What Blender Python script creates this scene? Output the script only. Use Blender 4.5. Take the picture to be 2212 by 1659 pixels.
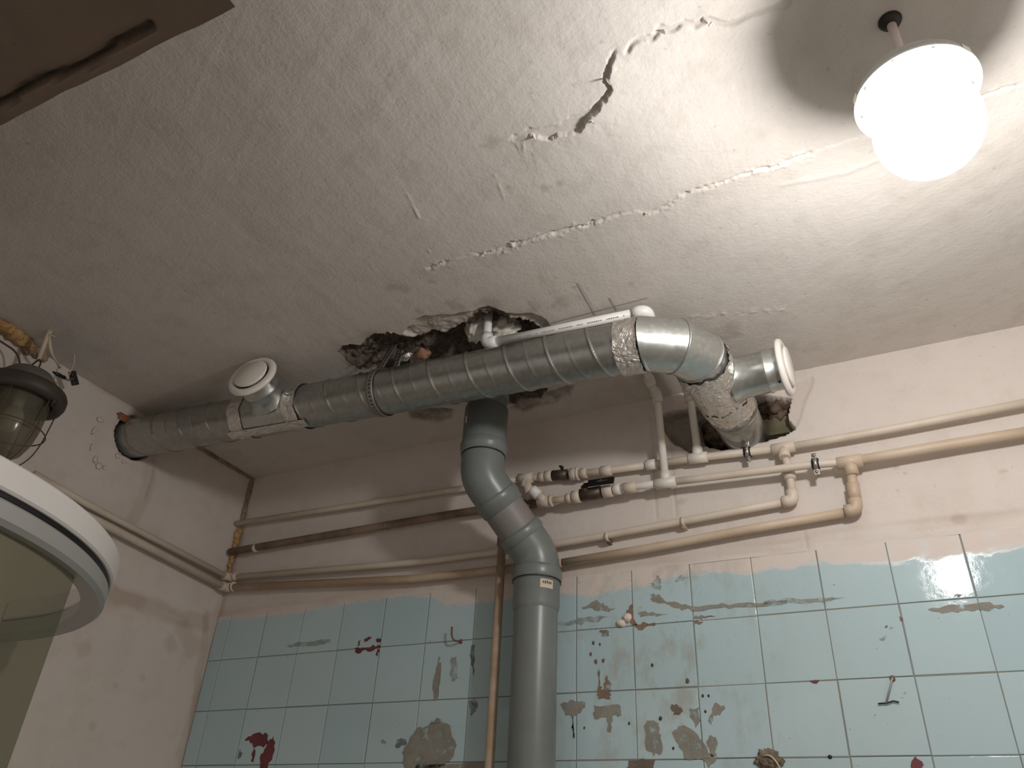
import bpy, bmesh, math, random
import numpy as np
from mathutils import Vector, Matrix, noise as mnoise

for o in list(bpy.data.objects):
    bpy.data.objects.remove(o, do_unlink=True)
scene = bpy.context.scene
COL = scene.collection
random.seed(7)
rng = np.random.default_rng(7)

# ------------------------------------------------------------------ camera
# solved from the 15 cm tile grid, the ceiling line and the room corner
CAM = np.array([2.0226, -1.8817, 1.4066])
AX = np.array([[0.8977, -0.1999, -0.3926], [0.4379, 0.5014, 0.7462], [0.0477, -0.8418, 0.5377]])
FOC = 1702.66
cd = bpy.data.cameras.new('camera')
cam = bpy.data.objects.new('camera', cd)
COL.objects.link(cam)
m = Matrix.Identity(4)
for i in range(3):
    m[i][0] = AX[i, 0]; m[i][1] = -AX[i, 1]; m[i][2] = -AX[i, 2]; m[i][3] = CAM[i]
cam.matrix_world = m
cd.sensor_fit = 'HORIZONTAL'; cd.sensor_width = 36.0
cd.lens = FOC / 2212 * 36.0
cd.clip_start = 0.02
scene.camera = cam

# ------------------------------------------------------------------ world / view
w = bpy.data.worlds.new('world'); scene.world = w; w.use_nodes = True
w.node_tree.nodes['Background'].inputs[0].default_value = (0.95, 0.90, 0.84, 1)
w.node_tree.nodes['Background'].inputs[1].default_value = 0.48   # added dim fill, entering where the front wall is left out
LAMP_BULB = 26.5       # watts of the bulb inside the globe
LAMP_GLOBE = 22.0      # emission of the frosted globe glass
vs = scene.view_settings
vs.view_transform = 'Standard'; vs.look = 'None'; vs.gamma = 1.0; vs.use_curve_mapping = False
vs.exposure = 0.0

# ------------------------------------------------------------------ measuring helpers
def _ray(u, v):
    d = AX @ np.array([(u - 1106) / FOC, (v - 829.5) / FOC, 1.0])
    return d
def onY(u, v, y=0.0):          # measured point on a plane parallel to the tiled wall
    d = _ray(u, v); return CAM + d * (y - CAM[1]) / d[1]
def onZ(u, v, z=2.6):          # measured point on a horizontal plane
    d = _ray(u, v); return CAM + d * (z - CAM[2]) / d[2]
def onX(u, v, x=0.0):          # measured point on a plane parallel to the left wall
    d = _ray(u, v); return CAM + d * (x - CAM[0]) / d[0]

ZC = 2.6

# ------------------------------------------------------------------ noise (numpy)
def _h(ix, iy, s):
    n = (ix * 374761393 + iy * 668265263 + s * 974634777) & 0xffffffff
    n = ((n ^ (n >> 13)) * 1274126177) & 0xffffffff
    n = n ^ (n >> 16)
    return (n & 0xffff) / 65535.0
def vnoise(x, y, s=0):
    x = np.asarray(x, float); y = np.asarray(y, float)
    ix = np.floor(x).astype(np.int64); iy = np.floor(y).astype(np.int64)
    fx = x - ix; fy = y - iy
    fx = fx * fx * (3 - 2 * fx); fy = fy * fy * (3 - 2 * fy)
    a = _h(ix, iy, s); b = _h(ix + 1, iy, s); c = _h(ix, iy + 1, s); d = _h(ix + 1, iy + 1, s)
    return (a + (b - a) * fx) * (1 - fy) + (c + (d - c) * fx) * fy
def fbm(x, y, s=0, oct=4, g=0.5):
    t = 0; a = 1; n = 0
    for k in range(oct):
        t = t + a * (vnoise(x * 2 ** k, y * 2 ** k, s + k * 17) * 2 - 1); n += a; a *= g
    return t / n
def sstep(a, b, x):
    t = np.clip((x - a) / (b - a), 0, 1); return t * t * (3 - 2 * t)
def seg_dist(X, Y, poly, closed=False):
    """distance, arc length at the closest point, and side (+ = left of travel)"""
    P = np.array(poly, float); n = len(P)
    best = np.full(X.shape, 1e9); arc = np.zeros(X.shape); side = np.zeros(X.shape); L = 0
    for i in range(n if closed else n - 1):
        a = P[i]; b = P[(i + 1) % n]; e = b - a; l = np.hypot(*e)
        t = np.clip(((X - a[0]) * e[0] + (Y - a[1]) * e[1]) / (l * l), 0, 1)
        dx = X - a[0] - t * e[0]; dy = Y - a[1] - t * e[1]; d = np.hypot(dx, dy)
        mk = d < best
        best = np.where(mk, d, best); arc = np.where(mk, L + t * l, arc)
        side = np.where(mk, np.sign(e[0] * dy - e[1] * dx), side); L += l
    return best, arc, side
def inside(X, Y, poly):
    P = np.array(poly, float); r = np.zeros(X.shape, bool); n = len(P)
    for i in range(n):
        x1, y1 = P[i]; x2, y2 = P[(i + 1) % n]
        if y1 == y2: continue
        c = ((y1 > Y) != (y2 > Y)) & (X < (x2 - x1) * (Y - y1) / (y2 - y1) + x1)
        r ^= c
    return r
def poly_sd(X, Y, poly):
    d, _, _ = seg_dist(X, Y, poly, True)
    return np.where(inside(X, Y, poly), -d, d)

# ------------------------------------------------------------------ materials
def srgb(r, g, b):
    f = lambda c: (c / 255 / 12.92) if c / 255 <= 0.04045 else ((c / 255 + 0.055) / 1.055) ** 2.4
    return (f(r), f(g), f(b), 1)
class NT:
    def __init__(s, name):
        s.m = bpy.data.materials.new(name); s.m.use_nodes = True
        s.t = s.m.node_tree; s.n = s.t.nodes; s.l = s.t.links
        s.b = s.n['Principled BSDF']
    def add(s, typ, **kw):
        n = s.n.new(typ)
        for k, v in kw.items(): setattr(n, k, v)
        return n
    def link(s, a, b): s.l.new(a, b)
    def coord(s, kind='Object', scale=None):
        c = s.add('ShaderNodeTexCoord') if kind != 'Position' else s.add('ShaderNodeNewGeometry')
        o = c.outputs[kind]
        if scale is not None:
            mp = s.add('ShaderNodeMapping'); mp.inputs['Scale'].default_value = scale
            s.link(o, mp.inputs['Vector']); o = mp.outputs['Vector']
        return o
    def noise(s, vec, scale, detail=4, rough=0.55, dist=0.0):
        n = s.add('ShaderNodeTexNoise'); n.inputs['Scale'].default_value = scale
        n.inputs['Detail'].default_value = detail; n.inputs['Roughness'].default_value = rough
        n.inputs['Distortion'].default_value = dist
        s.link(vec, n.inputs['Vector']); return n.outputs['Fac']
    def ramp(s, fac, stops):
        r = s.add('ShaderNodeValToRGB'); e = r.color_ramp.elements
        e[0].position, e[0].color = stops[0]; e[1].position, e[1].color = stops[-1]
        for p, c in stops[1:-1]:
            x = e.new(p); x.color = c
        s.link(fac, r.inputs['Fac']); return r.outputs['Color']
    def mix(s, fac, a, b):
        x = s.add('ShaderNodeMix', data_type='RGBA')
        for sock, v in ((x.inputs[0], fac), (x.inputs[6], a), (x.inputs[7], b)):
            if hasattr(v, 'links'): s.link(v, sock)
            else: sock.default_value = v
        return x.outputs[2]
    def math(s, op, a, b=0.0):
        x = s.add('ShaderNodeMath', operation=op)
        for sock, v in ((x.inputs[0], a), (x.inputs[1], b)):
            if hasattr(v, 'links'): s.link(v, sock)
            else: sock.default_value = v
        return x.outputs[0]
    def bump(s, h, strength, dist=0.002, prev=None):
        x = s.add('ShaderNodeBump'); x.inputs['Strength'].default_value = strength
        x.inputs['Distance'].default_value = dist; s.link(h, x.inputs['Height'])
        if prev: s.link(prev, x.inputs['Normal'])
        return x.outputs['Normal']
    def set(s, base=None, rough=None, metal=None, normal=None, **kw):
        for k, v in dict([('Base Color', base), ('Roughness', rough), ('Metallic', metal), ('Normal', normal)] + list(kw.items())).items():
            if v is None: continue
            sock = s.b.inputs[k]
            if hasattr(v, 'links'): s.link(v, sock)
            else: sock.default_value = v
        return s.m
G1 = lambda v: (v, v, v, 1)

def simple(name, c, rough=0.5, metal=0.0, c2=None, scale=8, lo=0.4, hi=0.65, bump=None, bscale=60, kind='Object', sc=None, **kw):
    t = NT(name); v = t.coord(kind, sc)
    base = c
    if c2 is not None:
        base = t.ramp(t.noise(v, scale, 5, 0.6), [(lo, c), (hi, c2)])
    nrm = None
    if bump: nrm = t.bump(t.noise(v, bscale, 4, 0.6), bump)
    return t.set(base, rough, metal, nrm, **kw)

M = {}
# ceiling plaster (raw broken masonry where the attribute 'raw' says the plaster is gone)
def plaster_mat(name, ca, cb, raw_a, raw_b, stain):
    t = NT(name); v = t.coord('Position')
    big = t.noise(v, 2.3, 5, 0.6); mid = t.noise(v, 14, 4, 0.6); fine = t.noise(v, 120, 5, 0.62)
    base = t.ramp(big, [(0.35, ca), (0.7, cb)])
    base = t.mix(t.math('MULTIPLY', t.ramp(mid, [(0.5, G1(0)), (0.72, G1(1))]), 0.22), base, stain)
    speck = t.ramp(t.noise(v, 55, 2, 0.5), [(0.70, G1(0)), (0.74, G1(1))])
    base = t.mix(t.math('MULTIPLY', speck, 0.35), base, stain)
    a = t.add('ShaderNodeAttribute', attribute_name='raw'); st = t.add('ShaderNodeAttribute', attribute_name='stain')
    base = t.mix(st.outputs['Fac'], base, stain)
    rawc = t.ramp(t.noise(v, 45, 6, 0.7), [(0.35, raw_a), (0.68, raw_b)])
    base = t.mix(a.outputs['Fac'], base, rawc)
    h = t.math('ADD', t.math('MULTIPLY', fine, 0.55), t.math('MULTIPLY', t.noise(v, 45, 3, 0.55), 0.55))
    mp = t.add('ShaderNodeMapping'); mp.inputs['Rotation'].default_value = (0, 0, math.radians(-62)); mp.inputs['Scale'].default_value = (26, 2.6, 8); t.link(v, mp.inputs['Vector'])
    h = t.math('ADD', h, t.math('MULTIPLY', t.noise(mp.outputs['Vector'], 1.0, 4, 0.6), 0.5))
    n = t.bump(h, 0.5, 0.0032)
    rb = t.math('MULTIPLY', t.noise(v, 70, 6, 0.75), a.outputs['Fac'])
    n = t.bump(rb, 0.9, 0.03, n)
    return t.set(base, 0.8, 0.0, n)
M['ceil'] = plaster_mat('ceiling_plaster', srgb(204, 196, 188), srgb(211, 204, 197), srgb(96, 80, 68), srgb(176, 158, 140), srgb(160, 148, 136))
M['wall'] = plaster_mat('wall_plaster', srgb(211, 200, 192), srgb(217, 207, 199), srgb(92, 76, 62), srgb(150, 132, 114), srgb(186, 168, 154))
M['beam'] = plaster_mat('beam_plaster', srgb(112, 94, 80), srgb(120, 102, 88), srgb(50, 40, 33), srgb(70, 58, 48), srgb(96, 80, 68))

def tile_mat():
    t = NT('tile_glaze'); v = t.coord('Position')
    sx = t.add('ShaderNodeSeparateXYZ'); t.link(v, sx.inputs[0])
    oi = t.add('ShaderNodeObjectInfo')
    base = t.ramp(oi.outputs['Random'], [(0.0, srgb(175, 198, 203)), (1.0, srgb(183, 204, 208))])
    big = t.noise(v, 3.0, 4, 0.6)
    base = t.mix(t.math('MULTIPLY', t.ramp(big, [(0.45, G1(0)), (0.7, G1(1))]), 0.25), base, srgb(180, 188, 184))
    # plaster smeared over the upper edge of the top row: lower edge of the smear along x
    zc = t.add('ShaderNodeValToRGB'); e = zc.color_ramp.elements
    pts = [(0.0, 2.092), (.33, 2.086), (.53, 2.102), (.65, 2.106), (.80, 2.098), (.87, 2.062), (1.02, 2.064), (1.2, 2.07), (1.28, 2.048),
           (1.34, 2.052), (1.44, 2.062), (1.56, 2.082), (1.7, 2.066), (1.86, 2.075), (1.99, 2.056), (2.16, 2.057), (2.3, 2.062)]
    e[0].position = 0; e[0].color = G1((pts[0][1] - 2.0) * 5); e[1].position = 1; e[1].color = G1((pts[-1][1] - 2.0) * 5)
    for x, z in pts[1:-1]:
        q = e.new(x / 2.3); q.color = G1((z - 2.0) * 5)
    t.link(t.math('DIVIDE', sx.outputs[0], 2.3), zc.inputs['Fac'])
    zl = t.math('ADD', t.math('MULTIPLY', zc.outputs['Color'], 0.2), 2.0)
    wob = t.math('MULTIPLY', t.math('SUBTRACT', t.noise(t.coord('Position', (1, 1, 3)), 22, 5, 0.65), 0.5), 0.045)
    dd = t.math('SUBTRACT', t.math('ADD', sx.outputs[2], wob), zl)
    smear = t.ramp(t.math('ADD', t.math('MULTIPLY', dd, 55.0), 0.5), [(0.1, G1(0)), (0.8, G1(1))])
    thin = t.ramp(t.noise(v, 30, 5, 0.7), [(0.30, G1(0.55)), (0.5, G1(1))])
    sm = t.math('MULTIPLY', smear, thin)
    base = t.mix(sm, base, srgb(213, 200, 191))
    # grime film in the middle of the wall (old mortar, rust and lime left by fittings)
    gx = t.math('SUBTRACT', sx.outputs[0], 1.46); gx = t.math('MULTIPLY', gx, gx)
    near = t.math('POWER', 2.718, t.math('MULTIPLY', gx, -14.0))
    gn = t.ramp(t.noise(t.coord('Position', (1, 1, 0.55)), 16, 6, 0.7), [(0.5, G1(0)), (0.66, G1(1))])
    base = t.mix(t.math('MULTIPLY', t.math('MULTIPLY', near, gn), 0.55), base, srgb(160, 152, 136))
    dots = t.ramp(t.noise(v, 75, 2, 0.5), [(0.745, G1(0)), (0.765, G1(1))])
    base = t.mix(t.math('MULTIPLY', dots, 0.4), base, srgb(88, 86, 80))
    rough = t.mix(sm, t.ramp(t.noise(v, 20, 4, 0.6), [(0.35, G1(0.045)), (0.75, G1(0.13))]), G1(0.65))
    n = t.bump(t.noise(v, 38, 3, 0.55), 0.10, 0.0035)
    n = t.bump(t.noise(v, 150, 3, 0.6), 0.10, 0.0008, n)
    return t.set(base, rough, 0, n)
M['tile'] = tile_mat()
def galv(name, c, rough=0.32, metal=0.92):
    t = NT(name); v = t.coord('Object')
    sp = t.add('ShaderNodeTexVoronoi'); sp.inputs['Scale'].default_value = 70; t.link(v, sp.inputs['Vector'])
    spc = t.ramp(sp.outputs['Distance'], [(0.1, G1(1.0)), (0.6, G1(0.86))])
    big = t.ramp(t.noise(v, 9, 4, 0.6), [(0.35, G1(0.86)), (0.7, G1(1.0))])
    mm = t.add('ShaderNodeMix', data_type='RGBA', blend_type='MULTIPLY'); mm.inputs[0].default_value = 1
    t.link(spc, mm.inputs[6]); t.link(big, mm.inputs[7])
    m2 = t.add('ShaderNodeMix', data_type='RGBA', blend_type='MULTIPLY'); m2.inputs[0].default_value = 1
    t.link(mm.outputs[2], m2.inputs[6]); m2.inputs[7].default_value = c
    r = t.ramp(t.noise(v, 30, 4, 0.6), [(0.3, G1(rough - 0.05)), (0.7, G1(rough + 0.08))])
    n = t.bump(t.noise(v, 18, 3, 0.5), 0.05, 0.004)
    return t.set(m2.outputs[2], r, metal, n)
M['galv'] = galv('galvanised_spiral_steel', srgb(186, 186, 181), 0.34, 0.92)
M['galv2'] = galv('galvanised_fitting_steel', srgb(206, 208, 204), 0.30, 0.88)
def foil_mat():
    t = NT('aluminium_foil_tape'); v = t.coord('Object')
    n = t.bump(t.noise(v, 22, 3, 0.6, 1.2), 0.8, 0.014)
    n = t.bump(t.noise(v, 70, 5, 0.65, 0.6), 0.7, 0.005, n)
    return t.set(srgb(222, 216, 209), 0.24, 0.78, n)
M['foil'] = foil_mat()
M['strap'] = simple('zinc_strap', srgb(150, 145, 138), 0.45, 0.75)
M['pvc'] = simple('grey_sewer_plastic', srgb(118, 123, 121), 0.34, 0, srgb(110, 114, 112), 5, bump=0.06, bscale=25)
M['pvc_dirty'] = simple('dusty_grey_sewer_plastic', srgb(112, 118, 116), 0.5, 0, srgb(132, 122, 118), 7, 0.4, 0.62)
M['rubber'] = simple('black_rubber', srgb(30, 29, 29), 0.6)
M['cream'] = simple('cream_painted_pipe', srgb(212, 198, 182), 0.5, 0, srgb(196, 178, 158), 9, 0.5, 0.8, bump=0.1, bscale=40)
M['pp'] = simple('white_polypropylene', srgb(224, 216, 206), 0.42)
M['ppw'] = simple('fresh_white_plastic', srgb(232, 230, 226), 0.4)
M['tan'] = simple('tan_stained_pipe', srgb(204, 185, 163), 0.5, 0, srgb(184, 160, 136), 8, 0.42, 0.7, bump=0.1, bscale=40, sc=(0.5, 1, 1))
M['brown'] = simple('brown_stained_pipe', srgb(176, 150, 124), 0.5, 0, srgb(200, 180, 158), 10, 0.45, 0.7, bump=0.1, bscale=40, sc=(0.4, 1, 1))
M['dkbrown'] = simple('rusty_brown_pipe', srgb(144, 122, 104), 0.6, 0, srgb(106, 86, 72), 9, 0.4, 0.65, bump=0.2, bscale=60)
M['brass'] = simple('dirty_brass', srgb(98, 86, 74), 0.45, 0.5, srgb(66, 56, 50), 30, 0.4, 0.7)
M['darkmetal'] = simple('dark_metal', srgb(52, 47, 43), 0.5, 0.5)
M['chrome'] = simple('bright_zinc', srgb(200, 198, 194), 0.22, 0.9)
M['black'] = simple('black_plastic', srgb(24, 23, 24), 0.4)
M['white_enamel'] = simple('white_valve_plastic', srgb(232, 226, 218), 0.32)
M['white_frame'] = simple('white_painted_profile', srgb(226, 222, 218), 0.38)
M['grey_frame'] = simple('grey_aluminium_profile', srgb(168, 167, 164), 0.42, 0.1)
M['paper'] = simple('cream_paper', srgb(205, 190, 170), 0.7)
M['ink'] = simple('dark_ink', srgb(70, 62, 56), 0.7)
def film_mat(name, c, c2, lo, hi, amax, rough=0.8):
    """thin ragged residue: its own colour where it sticks, the tile showing through where it is worn"""
    t = NT(name); v = t.coord('Position')
    base = t.ramp(t.noise(v, 25, 5, 0.6), [(0.4, c), (0.65, c2)])
    cov = t.ramp(t.noise(v, 48, 6, 0.7), [(lo, G1(0.12)), (hi, G1(amax))])
    tr = t.add('ShaderNodeBsdfTransparent'); mx = t.add('ShaderNodeMixShader')
    t.link(cov, mx.inputs[0]); t.link(tr.outputs[0], mx.inputs[1]); t.link(t.b.outputs[0], mx.inputs[2])
    t.link(mx.outputs[0], t.n['Material Output'].inputs['Surface'])
    return t.set(base, rough)
M['print'] = simple('grey_print', srgb(150, 145, 139), 0.7)
M['mortar'] = film_mat('old_mortar', srgb(156, 149, 137), srgb(141, 133, 120), 0.33, 0.50, 0.86)
M['mortar_dark'] = film_mat('damp_mortar', srgb(122, 110, 96), srgb(104, 92, 78), 0.30, 0.44, 0.95)
M['film'] = film_mat('thin_mortar_film', srgb(158, 156, 146), srgb(146, 144, 134), 0.40, 0.6, 0.65)
M['solid_mortar'] = simple('crumbling_mortar', srgb(136, 124, 108), 0.9, 0, srgb(100, 88, 74), 40, 0.4, 0.65, bump=0.7, bscale=120)
M['redpaint'] = simple('dark_red_paint', srgb(112, 54, 58), 0.45, 0, srgb(96, 46, 50), 20)
M['rust'] = simple('rust_brown', srgb(122, 92, 78), 0.7, 0, srgb(104, 78, 64), 30)
M['rustfilm'] = film_mat('rust_brown_stain', srgb(146, 118, 98), srgb(128, 102, 84), 0.36, 0.54, 0.85)
M['grime'] = film_mat('grey_grime', srgb(112, 116, 112), srgb(100, 102, 98), 0.38, 0.56, 0.8, 0.6)
M['putty'] = simple('white_putty', srgb(222, 208, 194), 0.7, bump=0.4, bscale=120)
M['foam'] = simple('orange_foam', srgb(200, 162, 112), 0.8, 0, srgb(170, 128, 80), 14, 0.4, 0.65, bump=0.6, bscale=70)
M['foam_dirty'] = simple('dirty_brown_foam', srgb(166, 144, 124), 0.85, 0, srgb(128, 106, 86), 16, 0.4, 0.65, bump=0.6, bscale=70)
M['whitefoam'] = simple('white_expanded_foam', srgb(222, 214, 202), 0.8, bump=0.8, bscale=90)
M['brick'] = simple('red_brick_rubble', srgb(150, 92, 70), 0.9, 0, srgb(165, 130, 108), 30, 0.4, 0.6, bump=0.7, bscale=90)
M['rubble'] = simple('brown_rubble', srgb(112, 94, 78), 0.95, 0, srgb(74, 60, 50), 40, 0.4, 0.6, bump=0.8, bscale=90)
M['lamp_grey'] = simple('grey_lamp_enamel', srgb(112, 106, 100), 0.5, 0.1, srgb(92, 86, 80), 10)
M['lamp_rim'] = simple('dark_rubber_flange', srgb(66, 58, 52), 0.55)
M['wire'] = simple('rusty_cage_wire', srgb(92, 76, 60), 0.6, 0.3)
M['cable'] = simple('brown_cable', srgb(92, 70, 56), 0.6)
M['whitewire'] = simple('yellowed_wire', srgb(206, 190, 166), 0.5)
M['rodpaint'] = simple('painted_rod', srgb(216, 202, 200), 0.6)
M['zincdish'] = simple('zinc_lamp_dish', srgb(205, 205, 203), 0.35, 0.35)
M['floor'] = simple('floor_screed', srgb(186, 178, 168), 0.7, 0, srgb(172, 164, 152), 5)
M['far'] = simple('far_wall_paint', srgb(226, 218, 208), 0.8, 0, srgb(218, 208, 198), 3)
M['grout'] = simple('grey_grout', srgb(132, 138, 136), 0.9, 0, srgb(150, 142, 130), 12)
M['olive'] = simple('olive_light_tint', srgb(122, 116, 92), 0.8, 0, srgb(96, 90, 70), 14, bump=0.6, bscale=60)  # colour stands in for olive light from the room behind the hole

def glass_mat(name, tint, alpha, rough=0.05, spec=0.5):
    t = NT(name)
    tr = t.add('ShaderNodeBsdfTransparent'); tr.inputs['Color'].default_value = tint
    mx = t.add('ShaderNodeMixShader'); mx.inputs[0].default_value = alpha
    out = t.n['Material Output']
    t.link(tr.outputs[0], mx.inputs[1]); t.link(t.b.outputs[0], mx.inputs[2]); t.link(mx.outputs[0], out.inputs['Surface'])
    return t, mx
t, _ = glass_mat('green_shower_glass', (0.77, 0.77, 0.68, 1), 0.30); M['shower_glass'] = t.set(srgb(118, 116, 102), 0.2)
t, _ = glass_mat('dusty_lamp_glass', (0.66, 0.64, 0.56, 1), 0.46); M['jar'] = t.set(srgb(128, 122, 106), 0.16)
def emitter(name, col, strength):
    m = bpy.data.materials.new(name); m.use_nodes = True; n = m.node_tree
    n.nodes.remove(n.nodes['Principled BSDF']); e = n.nodes.new('ShaderNodeEmission')
    e.inputs[0].default_value = col; e.inputs[1].default_value = strength
    n.links.new(e.outputs[0], n.nodes['Material Output'].inputs['Surface']); return m, n, e
LC = (1.0, 0.985, 0.965, 1)
M['globe'], n_, e_ = emitter('glowing_globe_glass', LC, LAMP_GLOBE)
tr_ = n_.nodes.new('ShaderNodeBsdfTransparent'); tr_.inputs[0].default_value = (0.95, 0.95, 0.95, 1)
mx_ = n_.nodes.new('ShaderNodeMixShader'); mx_.inputs[0].default_value = 0.25
n_.links.new(tr_.outputs[0], mx_.inputs[1]); n_.links.new(e_.outputs[0], mx_.inputs[2])
n_.links.new(mx_.outputs[0], n_.nodes['Material Output'].inputs['Surface'])

# ------------------------------------------------------------------ mesh helpers
class G:
    def __init__(s): s.v = []; s.f = []; s.sm = []
    def add(s, verts, faces, smooth=True):
        k = len(s.v); s.v += [tuple(map(float, p)) for p in verts]
        s.f += [tuple(i + k for i in f) for f in faces]; s.sm += [smooth] * len(faces)
        return s
    def box(s, c, d, R=None, bev=0.0):
        c = np.array(c, float); d = np.array(d, float) / 2
        if bev <= 0:
            vs_ = [(x, y, z) for x in (-1, 1) for y in (-1, 1) for z in (-1, 1)]
            V = np.array(vs_) * d
            F = [(0, 1, 3, 2), (4, 6, 7, 5), (0, 4, 5, 1), (2, 3, 7, 6), (0, 2, 6, 4), (1, 5, 7, 3)]
            if R is not None: V = V @ np.array(R).T
            return s.add(V + c, F, False)
        bm = bmesh.new(); bmesh.ops.create_cube(bm, size=1)
        for v in bm.verts: v.co = Vector((v.co.x * 2 * d[0], v.co.y * 2 * d[1], v.co.z * 2 * d[2]))
        bmesh.ops.bevel(bm, geom=bm.edges[:], offset=bev, segments=2, affect='EDGES', profile=0.7)
        V = np.array([v.co[:] for v in bm.verts]); F = [[v.index for v in f.verts] for f in bm.faces]; bm.free()
        if R is not None: V = V @ np.array(R).T
        return s.add(V + c, F, False)
    def tube(s, pts, r, seg=14, caps=True, closed=False):
        P = [np.array(p, float) for p in pts]; n = len(P)
        rr = [r] * n if np.isscalar(r) else list(r)
        T = []
        for i in range(n):
            if closed: a = P[i] - P[i - 1]; b = P[(i + 1) % n] - P[i]
            else:
                a = P[i] - P[max(i - 1, 0)]; b = P[min(i + 1, n - 1)] - P[i]
            if not np.any(a): a = b
            if not np.any(b): b = a
            a = a / (np.linalg.norm(a) + 1e-12); b = b / (np.linalg.norm(b) + 1e-12)
            t = a + b; t /= np.linalg.norm(t) + 1e-12
            T.append((t, max(0.45, float(t @ b))))
        up = np.array([0, 0, 1.0])
        if abs(T[0][0] @ up) > 0.9: up = np.array([1.0, 0, 0])
        N = np.cross(T[0][0], up); N /= np.linalg.norm(N)
        V = []
        for i in range(n):
            t, _c = T[i]
            N = N - t * (N @ t); N /= np.linalg.norm(N); Bn = np.cross(t, N)
            for k in range(seg):
                a = 2 * math.pi * k / seg
                V.append(P[i] + rr[i] * (math.cos(a) * N + math.sin(a) * Bn))
        F = []
        for i in range(n if closed else n - 1):
            j = (i + 1) % n
            for k in range(seg):
                l = (k + 1) % seg
                F.append((i * seg + k, i * seg + l, j * seg + l, j * seg + k))
        s.add(V, F, True)
        if caps and not closed:
            k0 = len(s.v) - n * seg
            s.f.append(tuple(k0 + k for k in reversed(range(seg)))); s.sm.append(False)
            s.f.append(tuple(k0 + (n - 1) * seg + k for k in range(seg))); s.sm.append(False)
        return s
    def lathe(s, prof, o, ax, seg=32, a0=0.0, a1=2 * math.pi, ref=None, cap=False):
        o = np.array(o, float); ax = np.array(ax, float); ax /= np.linalg.norm(ax)
        if ref is None: ref = np.array([0, 0, 1.0]) if abs(ax[2]) < 0.9 else np.array([1.0, 0, 0])
        N = np.array(ref, float) - ax * (np.array(ref, float) @ ax); N /= np.linalg.norm(N); Bn = np.cross(ax, N)
        full = abs(a1 - a0 - 2 * math.pi) < 1e-6; m_ = seg if full else seg + 1
        V = []
        for r, h in prof:
            for k in range(m_):
                a = a0 + (a1 - a0) * k / seg
                V.append(o + ax * h + r * (math.cos(a) * N + math.sin(a) * Bn))
        F = []
        for i in range(len(prof) - 1):
            for k in range(seg):
                l = (k + 1) % m_
                F.append((i * m_ + k, i * m_ + l, (i + 1) * m_ + l, (i + 1) * m_ + k))
        k0 = len(s.v)
        s.add(V, F, True)
        if cap and full:
            s.f.append(tuple(k0 + k for k in reversed(range(m_)))); s.sm.append(False)
            s.f.append(tuple(k0 + (len(prof) - 1) * m_ + k for k in range(m_))); s.sm.append(False)
        return s
    def lump(s, c, r, sub=3, amp=0.3, freq=1.5, seed=0.0, R=None):
        bm = bmesh.new(); bmesh.ops.create_icosphere(bm, subdivisions=sub, radius=1)
        V = []
        for v in bm.verts:
            d = 1 + amp * mnoise.fractal(v.co * freq + Vector((seed, seed * 1.7, -seed)), 1.0, 2.0, 4)
            V.append((v.co.x * d * r[0], v.co.y * d * r[1], v.co.z * d * r[2]))
        F = [[v.index for v in f.verts] for f in bm.faces]; bm.free()
        V = np.array(V)
        if R is not None: V = V @ np.array(R).T
        return s.add(V + np.array(c, float), F, True)

def mark(o, label=None, cat=None, group=None, kind=None):
    if label: o['label'] = label
    if cat: o['category'] = cat
    if group: o['group'] = group
    if kind: o['kind'] = kind
    return o
def root_of(o):
    p = np.zeros(3)
    while o is not None:
        p = p + np.array(o.location); o = o.parent
    return p
def obj(name, g, mat, parent=None, base=None, auto=None):
    """one mesh object; g holds world coordinates"""
    me = bpy.data.meshes.new(name)
    off = root_of(parent) if parent else np.zeros(3)
    loc = np.zeros(3) if base is None else np.array(base, float)
    V = np.array(g.v) - off - loc
    me.from_pydata(V.tolist(), [], g.f); me.update()
    me.polygons.foreach_set('use_smooth', g.sm)
    bm = bmesh.new(); bm.from_mesh(me); bmesh.ops.recalc_face_normals(bm, faces=bm.faces[:])
    bm.to_mesh(me); bm.free()
    if isinstance(mat, str): mat = M[mat]
    me.materials.append(mat)
    if auto is not None: me.set_sharp_from_angle(angle=math.radians(auto))
    o = bpy.data.objects.new(name, me); COL.objects.link(o)
    o.location = Vector(loc)
    if parent: o.parent = parent
    return o
def thing(name, loc, label, cat, group=None):
    o = bpy.data.objects.new(name, None); COL.objects.link(o); o.location = Vector(loc)
    o.empty_display_size = 0.05
    return mark(o, label, cat, group)
def grid_obj(name, P, mat, attrs=None, parent=None, smooth=True, flip=False):
    ny, nx, _ = P.shape
    me = bpy.data.meshes.new(name)
    me.vertices.add(nx * ny); me.vertices.foreach_set('co', P.reshape(-1).astype(np.float32))
    i = np.arange(ny - 1)[:, None] * nx + np.arange(nx - 1)[None, :]
    q = np.stack([i, i + 1, i + nx + 1, i + nx], -1).reshape(-1, 4)
    if flip: q = q[:, ::-1]
    nf = len(q)
    me.loops.add(nf * 4); me.loops.foreach_set('vertex_index', q.reshape(-1).astype(np.int32))
    me.polygons.add(nf); me.polygons.foreach_set('loop_start', np.arange(0, nf * 4, 4, dtype=np.int32))
    me.polygons.foreach_set('loop_total', np.full(nf, 4, np.int32))
    me.polygons.foreach_set('use_smooth', np.full(nf, smooth))
    me.update(calc_edges=True); me.validate()
    for k, a in (attrs or {}).items():
        at = me.attributes.new(k, 'FLOAT', 'POINT'); at.data.foreach_set('value', a.reshape(-1).astype(np.float32))
    me.materials.append(M[mat])
    o = bpy.data.objects.new(name, me); COL.objects.link(o)
    if parent: o.parent = parent
    return o
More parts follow.
